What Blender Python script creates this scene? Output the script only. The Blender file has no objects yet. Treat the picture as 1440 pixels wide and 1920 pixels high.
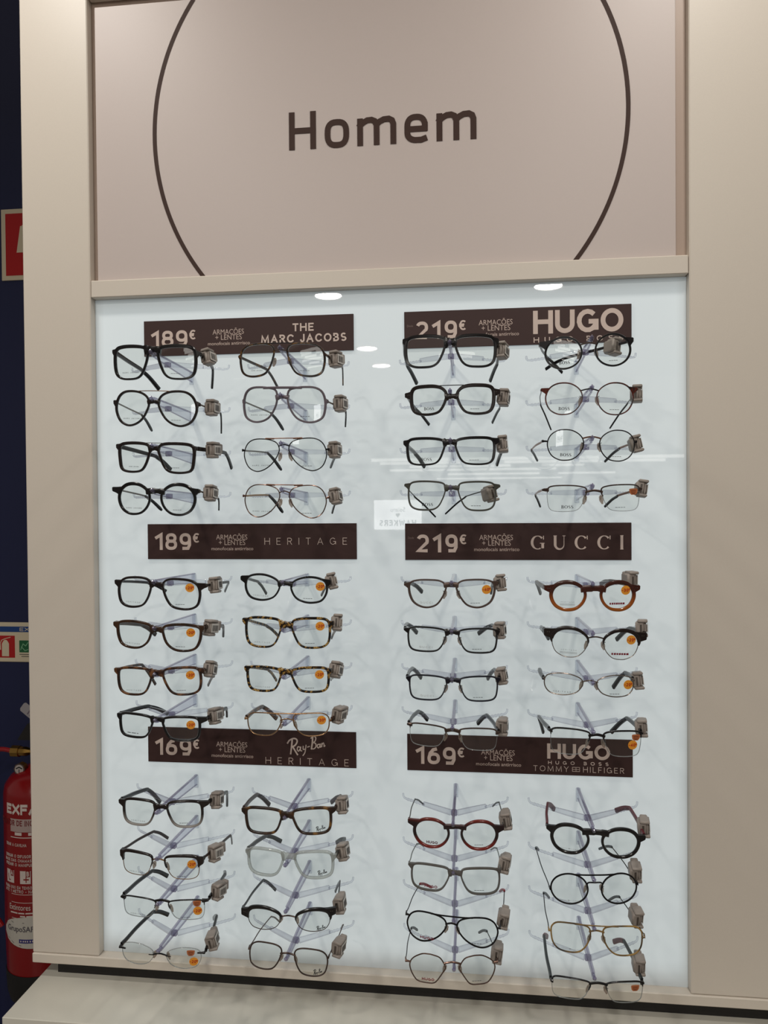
import bpy, bmesh, math, random
import numpy as np
from mathutils import Vector, Matrix, Euler
random.seed(7)
EYE = 1.60                                   # camera height above the floor
scene = bpy.context.scene
COL = scene.collection
PI = math.pi

# ---------------------------------------------------------------- camera
cam_d = bpy.data.cameras.new('camera'); cam = bpy.data.objects.new('camera', cam_d); COL.objects.link(cam)
r = Vector((0.993129, 0.116748, -0.008067)); u = Vector((0.00635, 0.015072, 0.999866)); w = Vector((-0.116854, 0.993047, -0.014227))
M = Matrix((r, u, -w)).transposed().to_4x4(); M.translation = Vector((0, -1.22, EYE))
cam.matrix_world = M
cam_d.sensor_fit = 'VERTICAL'; cam_d.sensor_height = 24; cam_d.sensor_width = 18
cam_d.lens = 24 * 1450 / 1920; cam_d.clip_start = 0.02; cam_d.clip_end = 200
scene.camera = cam

# ---------------------------------------------------------------- world, exposure
wd = bpy.data.worlds.new('world'); scene.world = wd; wd.use_nodes = True
bg = wd.node_tree.nodes['Background']; bg.inputs[0].default_value = (1.0, 0.93, 0.87, 1); bg.inputs[1].default_value = 0.25
scene.view_settings.view_transform = 'Standard'; scene.view_settings.look = 'None'
scene.view_settings.gamma = 1; scene.view_settings.exposure = 0.0; scene.view_settings.use_curve_mapping = False
scene.cycles.transparent_max_bounces = 32; scene.cycles.max_bounces = 8
scene.cycles.caustics_reflective = False; scene.cycles.caustics_refractive = False

# ---------------------------------------------------------------- helpers
def lin(c):
    return tuple((v/255/12.92 if v/255 <= .04045 else ((v/255+.055)/1.055)**2.4) for v in c) + (1,)
MATS = {}
def mat(name, col, rough=.5, metal=0., spec=.5, emit=None, es=0.):
    if name in MATS: return MATS[name]
    m = bpy.data.materials.new(name); m.use_nodes = True; b = m.node_tree.nodes['Principled BSDF']
    b.inputs['Base Color'].default_value = lin(col); b.inputs['Roughness'].default_value = rough
    b.inputs['Metallic'].default_value = metal; b.inputs['Specular IOR Level'].default_value = spec
    if emit: b.inputs['Emission Color'].default_value = lin(emit); b.inputs['Emission Strength'].default_value = es
    MATS[name] = m; return m
def ramp_mat(name, stops, rough, coord, scale=1., noise=True, detail=2., axis=2, spec=.5, bands=False):
    """noise-mottled (tortoiseshell) or two-tone dyed acetate"""
    m = mat(name, (60,60,60), rough, spec=spec); nt = m.node_tree; b = nt.nodes['Principled BSDF']
    tc = nt.nodes.new('ShaderNodeTexCoord'); rp = nt.nodes.new('ShaderNodeValToRGB')
    if noise:
        n = nt.nodes.new('ShaderNodeTexNoise'); n.inputs['Scale'].default_value = scale; n.inputs['Detail'].default_value = detail
        nt.links.new(tc.outputs[coord], n.inputs['Vector']); nt.links.new(n.outputs['Fac'], rp.inputs[0])
    else:
        s = nt.nodes.new('ShaderNodeSeparateXYZ'); nt.links.new(tc.outputs[coord], s.inputs[0]); nt.links.new(s.outputs[axis], rp.inputs[0])
    e = rp.color_ramp.elements
    e[0].position, e[0].color = stops[0][0], lin(stops[0][1]); e[1].position, e[1].color = stops[-1][0], lin(stops[-1][1])
    for p, c in stops[1:-1]:
        x = e.new(p); x.color = lin(c)
    nt.links.new(rp.outputs[0], b.inputs['Base Color'])
    return m
def clear_mat(name, tint, edge, ior=1.45, rough=.02, gloss=1., body=0., bodycol=(200,200,205)):
    """clear plastic or lens: transparent, darker where seen edge-on, with a fresnel reflection"""
    if name in MATS: return MATS[name]
    m = bpy.data.materials.new(name); m.use_nodes = True; nt = m.node_tree; nt.nodes.clear()
    out = nt.nodes.new('ShaderNodeOutputMaterial'); tr = nt.nodes.new('ShaderNodeBsdfTransparent'); gl = nt.nodes.new('ShaderNodeBsdfGlossy')
    gl.inputs['Roughness'].default_value = rough; gl.inputs['Color'].default_value = (gloss, gloss, gloss, 1)
    fr = nt.nodes.new('ShaderNodeFresnel'); fr.inputs[0].default_value = ior
    lw = nt.nodes.new('ShaderNodeLayerWeight'); lw.inputs[0].default_value = .35
    mc = nt.nodes.new('ShaderNodeMix'); mc.data_type = 'RGBA'
    mc.inputs[6].default_value = lin(tint); mc.inputs[7].default_value = lin(edge)
    nt.links.new(lw.outputs['Facing'], mc.inputs[0]); nt.links.new(mc.outputs[2], tr.inputs[0])
    ge = nt.nodes.new('ShaderNodeNewGeometry'); ml = nt.nodes.new('ShaderNodeMath'); ml.operation = 'MULTIPLY'; iv = nt.nodes.new('ShaderNodeMath'); iv.operation = 'SUBTRACT'; iv.inputs[0].default_value = 1
    nt.links.new(ge.outputs['Backfacing'], iv.inputs[1]); nt.links.new(iv.outputs[0], ml.inputs[0]); nt.links.new(fr.outputs[0], ml.inputs[1])   # only the face the light enters mirrors
    mx = nt.nodes.new('ShaderNodeMixShader'); nt.links.new(ml.outputs[0], mx.inputs[0]); nt.links.new(gl.outputs[0], mx.inputs[2])
    if body:
        df = nt.nodes.new('ShaderNodeBsdfDiffuse'); df.inputs[0].default_value = lin(bodycol)
        m2 = nt.nodes.new('ShaderNodeMixShader'); m2.inputs[0].default_value = body
        nt.links.new(tr.outputs[0], m2.inputs[1]); nt.links.new(df.outputs[0], m2.inputs[2]); nt.links.new(m2.outputs[0], mx.inputs[1])
    else: nt.links.new(tr.outputs[0], mx.inputs[1])
    nt.links.new(mx.outputs[0], out.inputs[0]); MATS[name] = m; return m

def tag(o, label=None, cat=None, group=None, kind=None):
    if label: o['label'] = label
    if cat: o['category'] = cat
    if group: o['group'] = group
    if kind: o['kind'] = kind
    return o
def empty(name, loc, rot=(0,0,0), parent=None):
    o = bpy.data.objects.new(name, None); COL.objects.link(o); o.location = loc; o.rotation_euler = rot; o.empty_display_size = .02
    if parent: o.parent = parent
    return o
def obj(name, me, m, parent=None, loc=(0,0,0), rot=(0,0,0)):
    if isinstance(me, Geo): me = me.mesh(name)
    o = bpy.data.objects.new(name, me); COL.objects.link(o); o.location = loc; o.rotation_euler = rot
    if m is not None and not me.materials: me.materials.append(m)
    if parent: o.parent = parent
    return o
class Geo:
    def __init__(s, smooth=False): s.v = []; s.f = []; s.smooth = smooth; s.mi = []
    def add(s, v, f):
        k = len(s.v); s.v += [tuple(p) for p in v]; s.f += [tuple(i+k for i in q) for q in f]; return s
    def mesh(s, name):
        me = bpy.data.meshes.new(name); me.from_pydata(s.v, [], s.f); me.update()
        b = bmesh.new(); b.from_mesh(me); bmesh.ops.recalc_face_normals(b, faces=b.faces[:]); b.to_mesh(me); b.free()
        if s.smooth:
            me.polygons.foreach_set('use_smooth', [True]*len(me.polygons))
            try: me.set_sharp_from_angle(angle=math.radians(42))
            except Exception: pass
        return me
    def box(s, a, b, ch=0.):
        """box from corner a to corner b, with chamfered edges when ch > 0"""
        if ch <= 0:
            x0,y0,z0 = a; x1,y1,z1 = b
            return s.add([(x0,y0,z0),(x1,y0,z0),(x1,y1,z0),(x0,y1,z0),(x0,y0,z1),(x1,y0,z1),(x1,y1,z1),(x0,y1,z1)],
                     [(0,3,2,1),(4,5,6,7),(0,1,5,4),(1,2,6,5),(2,3,7,6),(3,0,4,7)])
        c = [(a[i]+b[i])/2 for i in range(3)]; h = [abs(b[i]-a[i])/2 for i in range(3)]
        v = []; idx = {}
        for sx in (-1,1):
            for sy in (-1,1):
                for sz in (-1,1):
                    for ax in range(3):
                        p = [sx*h[0], sy*h[1], sz*h[2]]
                        for j in range(3):
                            if j != ax: p[j] -= (sx,sy,sz)[j]*ch
                        idx[(sx,sy,sz,ax)] = len(v); v.append([c[j]+p[j] for j in range(3)])
        f = []
        for ax in range(3):
            for sg in (-1,1):
                o = [j for j in range(3) if j != ax]; q = []
                for (p_,q_) in ((-1,-1),(1,-1),(1,1),(-1,1)):
                    k = [0,0,0]; k[ax] = sg; k[o[0]] = p_; k[o[1]] = q_; q.append(idx[(*k,ax)])
                if (sg == -1) ^ (ax == 1): q = q[::-1]
                f.append(q)
            o = [j for j in range(3) if j != ax]
            for p_ in (-1,1):
                for q_ in (-1,1):
                    k0 = [0,0,0]; k0[o[0]] = p_; k0[o[1]] = q_; k1 = list(k0); k0[ax] = -1; k1[ax] = 1
                    q = [idx[(*k0,o[0])], idx[(*k1,o[0])], idx[(*k1,o[1])], idx[(*k0,o[1])]]
                    f.append(q)
        for sx in (-1,1):
            for sy in (-1,1):
                for sz in (-1,1): f.append([idx[(sx,sy,sz,j)] for j in range(3)])
        s.add(v, f); return s
    def prism(s, pts, y0, y1):
        """outline in x,z pushed from y0 to y1"""
        n = len(pts)
        return s.add([(x,y0,z) for x,z in pts]+[(x,y1,z) for x,z in pts],
                     [tuple(range(n)), tuple(range(2*n-1,n-1,-1))]+[(i,i+n,(i+1)%n+n,(i+1)%n) for i in range(n)])
    def lathe(s, prof, seg=32, c=(0,0,0)):
        v = []; f = []; n = len(prof)
        for i in range(seg):
            a = 2*PI*i/seg
            v += [(c[0]+r_*math.cos(a), c[1]+r_*math.sin(a), c[2]+z) for r_, z in prof]
        for i in range(seg):
            j = (i+1) % seg
            f += [(i*n+k, j*n+k, j*n+k+1, i*n+k+1) for k in range(n-1)]
        f.append(tuple(i*n for i in range(seg))[::-1]); f.append(tuple(i*n+n-1 for i in range(seg)))
        return s.add(v, f)
    def sweep(s, P, A, B, closed=False, ref=(0,1,0), sec=None):
        """sweep a rounded bar along P; A = half sizes across, B = half sizes along ref"""
        P = np.array(P, float); n = len(P); A = np.broadcast_to(A, n); B = np.broadcast_to(B, n); ref = np.array(ref, float)
        sec = sec or SEC8; m = len(sec); v = []
        if closed: T = np.roll(P,-1,0)-np.roll(P,1,0)
        else: T = np.gradient(P, axis=0)
        for i in range(n):
            t = T[i]/(np.linalg.norm(T[i])+1e-12); b = ref-t*(ref@t); b /= np.linalg.norm(b)+1e-12; k = np.cross(t, b)
            for (x, y) in sec: v.append(P[i]+k*A[i]*x+b*B[i]*y)
        f = []
        for i in range(n if closed else n-1):
            j = (i+1) % n
            f += [(i*m+a, i*m+(a+1)%m, j*m+(a+1)%m, j*m+a) for a in range(m)]
        if not closed: f.append(tuple(range(m-1,-1,-1))); f.append(tuple((n-1)*m+a for a in range(m)))
        return s.add(v, f)
SEC8 = [(1,-.55),(1,.55),(.6,1),(-.6,1),(-1,.55),(-1,-.55),(-.6,-1),(.6,-1)]
SECR = [(math.cos(a*PI/4), math.sin(a*PI/4)) for a in range(8)]
def spline(pts, n, closed=True):
    """Catmull-Rom through pts, n samples a span"""
    P = [np.array(p, float) for p in pts]; m = len(P); out = []
    for i in range(m if closed else m-1):
        if closed: a,b,c,d = P[i-1],P[i],P[(i+1)%m],P[(i+2)%m]
        else: a,b,c,d = P[max(i-1,0)],P[i],P[i+1],P[min(i+2,m-1)]
        for k in range(n):
            t = k/n; out.append(.5*((2*b)+(-a+c)*t+(2*a-5*b+4*c-d)*t*t+(-a+3*b-3*c+d)*t**3))
    if not closed: out.append(P[-1])
    return np.array(out)

# ---------------------------------------------------------------- lettering: stroke glyphs in a unit cap box
def arc(cx, cy, rx, ry, a0, a1, n=12, p=1.):
    o = []
    for i in range(n+1):
        a = math.radians(a0+(a1-a0)*i/n); c, s_ = math.cos(a), math.sin(a)
        o.append((cx+rx*math.copysign(abs(c)**p, c), cy+ry*math.copysign(abs(s_)**p, s_)))
    return o
L_ = lambda *p: list(p)
GL = {   # char: (width, strokes)
 'H': (.78, [L_((0,0),(0,1)), L_((1,0),(1,1)), L_((0,.52),(1,.52))]),
 'U': (.76, [L_((0,1),(0,.4))+arc(.5,.38,.5,.38,180,360)+[(1,1)]]),
 'G': (.86, [arc(.5,.5,.5,.5,42,330)+[(1,.42)], L_((1,.0),(1,.46),(.56,.46))]),
 'O': (.90, [arc(.5,.5,.5,.5,90,450,28)]),
 'C': (.80, [arc(.55,.5,.55,.5,45,315,20)]),
 'E': (.58, [L_((1,1),(0,1),(0,0),(1,0)), L_((0,.52),(.86,.52))]),
 'F': (.56, [L_((1,1),(0,1),(0,0)), L_((0,.5),(.86,.5))]),
 'L': (.52, [L_((0,1),(0,0),(1,0))]),
 'R': (.64, [L_((0,0),(0,1),(.55,1))+arc(.55,.75,.42,.25,90,-90)+[(0,.5)], L_((.5,.5),(1,0))]),
 'B': (.62, [L_((0,0),(0,1),(.5,1))+arc(.5,.76,.4,.24,90,-90)+[(0,.52)], L_((.5,.52),)+arc(.5,.26,.5,.26,90,-90)+[(0,0)]]),
 'I': (.0, [L_((0,0),(0,1))]),
 'T': (.66, [L_((0,1),(1,1)), L_((.5,1),(.5,0))]),
 'A': (.82, [L_((0,0),(.5,1),(1,0)), L_((.17,.33),(.83,.33))]),
 'M': (.96, [L_((0,0),(.06,1),(.5,.1),(.94,1),(1,0))]),
 'N': (.76, [L_((0,0),(0,1),(1,0),(1,1))]),
 'J': (.46, [L_((1,1),(1,.3))+arc(.5,.28,.5,.28,0,-165)]),
 'K': (.68, [L_((0,0),(0,1)), L_((1,1),(0,.42)), L_((.35,.62),(1,0))]),
 'W': (1.1, [L_((0,1),(.26,0),(.5,.9),(.74,0),(1,1))]),
 'Y': (.74, [L_((0,1),(.5,.5),(1,1)), L_((.5,.5),(.5,0))]),
 'S': (.62, [arc(.5,.745,.48,.255,35,270,12)+arc(.5,.25,.5,.25,90,-150,14)[1:]]),
 'D': (.74, [L_((0,0),(0,1),(.45,1))+arc(.45,.5,.55,.5,90,-90)+[(0,0)]]),
 'X': (.7, [L_((0,0),(1,1)), L_((0,1),(1,0))]),
 'V': (.74, [L_((0,1),(.5,0),(1,1))]), 'P': (.6, [L_((0,0),(0,1),(.55,1))+arc(.55,.74,.45,.26,90,-90)+[(0,.48)]]),
 'Z': (.66, [L_((0,1),(1,1),(0,0),(1,0))]), 'Q': (.9, [arc(.5,.5,.5,.5,90,450,24), L_((.6,.3),(1,0))]),
 '1': (.34, [L_((0,.80),(.95,1),(.95,0))]),
 '2': (.60, [arc(.48,.70,.48,.30,160,-25,12,.85)+[(.0,0),(1,0)]]),
 '3': (.58, [arc(.45,.75,.5,.25,150,-90)+arc(.45,.25,.55,.25,90,-150)[1:]]),
 '4': (.64, [L_((.75,0),(.75,1),(0,.3),(1,.3))]),
 '0': (.56, [arc(.5,.5,.5,.5,90,450,24,.85)]),
 '6': (.58, [arc(.5,.30,.5,.30,90,450,22,.85), L_((.84,.97),(.45,.90),(.12,.65),(0,.3))]),
 '8': (.60, [arc(.5,.76,.44,.24,90,450,20,.85), arc(.5,.27,.5,.27,90,450,22,.85)]),
 '9': (.58, [arc(.5,.68,.5,.32,90,450,22,.85), L_((1,.68),(1,.25),(.82,.0),(.15,.0))]),
 '€': (.58, [arc(.62,.5,.5,.5,50,310,16,.9), L_((-.08,.60),(.80,.60)), L_((-.08,.40),(.74,.40))]),
 '-': (.36, [L_((0,.42),(1,.42))]),
 '+': (.5, [L_((0,.4),(1,.4)), L_((.5,.12),(.5,.68))]),
}
def ribbon(g, P, wd, y=0., th=.0003, cap=0.):
    g.k = getattr(g, 'k', 0)+1; th = th+(g.k % 9)*.000012   # each stroke a hair prouder than the last, so crossings do not coincide
    # flat raised stroke along P (x,z) of width wd (a number or one a point)
    P = np.array(P, float); keep = [0]+[i for i in range(1, len(P)) if np.linalg.norm(P[i]-P[i-1]) > 1e-7]; P = P[keep]; n = len(P)
    W = np.broadcast_to(wd, len(keep)) if np.isscalar(wd) else np.array(wd)[keep]
    closed = np.linalg.norm(P[0]-P[-1]) < 1e-6 and n > 3
    Lf = []; Rt = []
    for i in range(n):
        if closed: a, c = P[i-1 if i else n-2], P[i+1 if i < n-1 else 1]
        else: a, c = P[max(i-1,0)], P[min(i+1,n-1)]
        d0 = P[i]-a; d1 = c-P[i]; l0 = np.linalg.norm(d0); l1 = np.linalg.norm(d1)
        if l0 < 1e-9: d0 = d1; l0 = l1
        if l1 < 1e-9: d1 = d0; l1 = l0
        d0 = d0/l0; d1 = d1/l1; t = d0+d1; lt = np.linalg.norm(t)
        t = d0 if lt < 1e-6 else t/lt; k = np.array((-t[1], t[0])); m = max(.5, abs(k@np.array((-d0[1], d0[0]))))
        p = P[i].copy()
        if not closed and cap and i == 0: p = p-t*cap
        if not closed and cap and i == n-1: p = p+t*cap
        Lf.append(p+k*W[i]/2/m); Rt.append(p-k*W[i]/2/m)
    y = y+(g.k % 9)*.000003; v = [(p[0], y, p[1]) for p in Lf]+[(p[0], y, p[1]) for p in Rt]+[(p[0], y-th, p[1]) for p in Lf]+[(p[0], y-th, p[1]) for p in Rt]
    f = []
    for i in range(n-1):
        f += [(2*n+i, 2*n+i+1, 3*n+i+1, 3*n+i), (i, n+i, n+i+1, i+1), (i, i+1, 2*n+i+1, 2*n+i), (n+i, 3*n+i, 3*n+i+1, n+i+1)]
    f += [(0, 2*n, 3*n, n), (n-1, 2*n-1, 4*n-1, 3*n-1)]
    g.add(v, f)
def stext(g, s, x0, x1, z0, z1, wt, gap=.28, y=0., th=.0003):
    """stroke lettering filling x0..x1, z0..z1; wt = stroke weight / cap height"""
    h = z1-z0; ws = []; tot = 0
    for c in s: ws.append(.4 if c == ' ' else GL[c][0]+wt)
    tot = sum(ws)+gap*(len(s)-1); k = (x1-x0)/(tot*h); x = x0
    for c, w_ in zip(s, ws):
        if c != ' ':
            W, st = GL[c]; t = wt*h; ww = w_*h*k
            for P in st: ribbon(g, [(x+t/2+(ww-t)*px, z0+t/2+(h-t)*pz) for px, pz in P], t, y, th, cap=0 if c in 'GS269€' else t*.49 if c in 'EFLT' else t*.5)
        x += (w_+gap)*h*k
_tc = {}
def btext(g, s, x0, x1, z0, z1=None, y=0., th=.0002, off=0., body=None):
    """the built-in face, fitted to x0..x1 and to z0..z1 (its own bounding box)"""
    key = (s, off)
    if key not in _tc:
        c = bpy.data.curves.new('t', 'FONT'); c.body = s; c.size = 1; c.offset = off; c.resolution_u = 3; c.extrude = .01
        o = bpy.data.objects.new('t', c); me = bpy.data.meshes.new_from_object(o)
        v = np.array([p.co[:] for p in me.vertices]); f = [tuple(p.vertices) for p in me.polygons]
        bpy.data.objects.remove(o); bpy.data.curves.remove(c); bpy.data.meshes.remove(me); _tc[key] = (v, f)
    v, f = _tc[key]; a = v.min(0); b = v.max(0); sx = (x1-x0)/(b[0]-a[0]); sz = sx if z1 is None else (z1-z0)/(b[1]-a[1])
    g.add([(x0+(p[0]-a[0])*sx, y-(th if p[2] > 0 else 0), z0+(p[1]-a[1])*sz) for p in v], f)
RAYBAN = [  # script strokes in a unit box 2.1 wide
 [(0,.62),(.12,.78),(.35,.88),(.52,.84),(.55,.70),(.42,.52),(.22,.44)], [(.28,.86),(.24,.5),(.18,.08)], [(.30,.46),(.42,.28),(.58,.05)],
 [(.72,.44),(.60,.46),(.56,.32),(.64,.24),(.74,.40)], [(.76,.46),(.74,.28),(.82,.26)],
 [(.90,.50),(.90,.34),(1.02,.36)], [(1.06,.56),(1.0,.2),(.88,.02)],
 [(1.14,.46),(1.26,.50)],
 [(1.44,1.0),(1.42,.7),(1.36,.36)], [(1.34,.92),(1.5,1.02),(1.62,.94),(1.56,.76),(1.44,.70),(1.60,.66),(1.62,.50),(1.5,.38),(1.36,.40)],
 [(1.84,.62),(1.72,.60),(1.70,.48),(1.78,.44),(1.86,.58)], [(1.87,.64),(1.86,.48),(1.92,.50)], [(1.96,.68),(1.95,.50)], [(1.96,.60),(2.04,.70),(2.08,.62),(2.08,.52),(2.14,.56)]]
def rayban(g, x0, x1, z0, z1, wt, y=0., th=.0002):
    sx = (x1-x0)/2.14; sz = (z1-z0)
    for k, st in enumerate(RAYBAN):
        P = spline([(x0+a*sx, z0+b*sz) for a, b in st], 5, False) if len(st) > 2 else np.array([(x0+a*sx, z0+b*sz) for a, b in st])
        ribbon(g, P, wt*(1.5 if k in (0,1,2,8) else 1), y, th, cap=wt*.3)
def serif(g, s, x0, x1, z0, z1, y=0., th=.0003, bold=.2, gaps=None):
    """roman capitals with thick and thin strokes"""
    h = z1-z0; wid = {'G':.98,'U':.86,'C':.96,'I':.22,'B':.72,'O':.95,'S':.62}
    gap = .55 if gaps is None else gaps; tot = sum(wid[c] for c in s)+gap*(len(s)-1); k = (x1-x0)/tot/h; x = x0
    T = bold*h; t = T*.28
    for c in s:
        W = wid[c]*h*k; X = lambda a: x+a*W; Z = lambda b: z0+b*h
        def bowl(a0, a1, n=22, cx=.5, rx=.5, cz=.5, rz=.5):
            P = []; Wd = []
            for i in range(n+1):
                a = math.radians(a0+(a1-a0)*i/n); wv = t+(T-t)*abs(math.cos(a))**1.5
                P.append((X(cx)+(rx*W-T/2)*math.cos(a), Z(cz)+(rz*h-t/2)*math.sin(a))); Wd.append(wv)
            ribbon(g, P, Wd, y, th)
        if c in 'GC':
            bowl(40, 318 if c == 'C' else 300)
            ribbon(g, [(X(.92), Z(.72)), (X(.92), Z(.99))], t*1.2, y, th)
            if c == 'G': ribbon(g, [(X(.86), Z(.08)), (X(.86), Z(.44))], T, y, th); ribbon(g, [(X(.66), Z(.45)), (X(1.0), Z(.45))], t, y, th)
        if c == 'O': bowl(90, 450, 30)
        if c == 'U':
            P = [(X(.14), Z(.98)), (X(.14), Z(.4))]+[(X(.5)+.36*W*math.cos(a), Z(.36)+.34*h*math.sin(a)) for a in np.linspace(PI, 2*PI, 13)]+[(X(.86), Z(.98))]
            Wd = [T, T]+list(np.linspace(T, t, 13))+[t]; ribbon(g, P, Wd, y, th)
            ribbon(g, [(X(0), Z(.985)), (X(.28), Z(.985))], t, y, th); ribbon(g, [(X(.74), Z(.985)), (X(.98), Z(.985))], t, y, th)
        if c == 'I':
            ribbon(g, [(X(.5), Z(0)), (X(.5), Z(1))], T, y, th)
            for b in (.015, .985): ribbon(g, [(X(0), Z(b)), (X(1), Z(b))], t, y, th)
        if c == 'B':
            ribbon(g, [(X(.25), Z(0)), (X(.25), Z(1))], T, y, th)
            for b in (.015, .985): ribbon(g, [(X(.02), Z(b)), (X(.55), Z(b))], t, y, th)
            bowl(90, -90, 10, .5, .42, .75, .24); bowl(90, -90, 10, .52, .5, .26, .26)
        if c == 'S':
            P = [(X(.92), Z(.8)), (X(.7), Z(.95)), (X(.4), Z(.97)), (X(.14), Z(.78)), (X(.3), Z(.58)), (X(.7), Z(.43)), (X(.88), Z(.22)), (X(.6), Z(.03)), (X(.3), Z(.03)), (X(.05), Z(.22))]
            S_ = spline(P, 4, False); n = len(S_); ribbon(g, S_, [t+(T-t)*math.exp(-((i/n-.48)/.2)**2) for i in range(n)], y, th)
        x += W+gap*h*k
PANEL_E = 0.375
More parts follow.
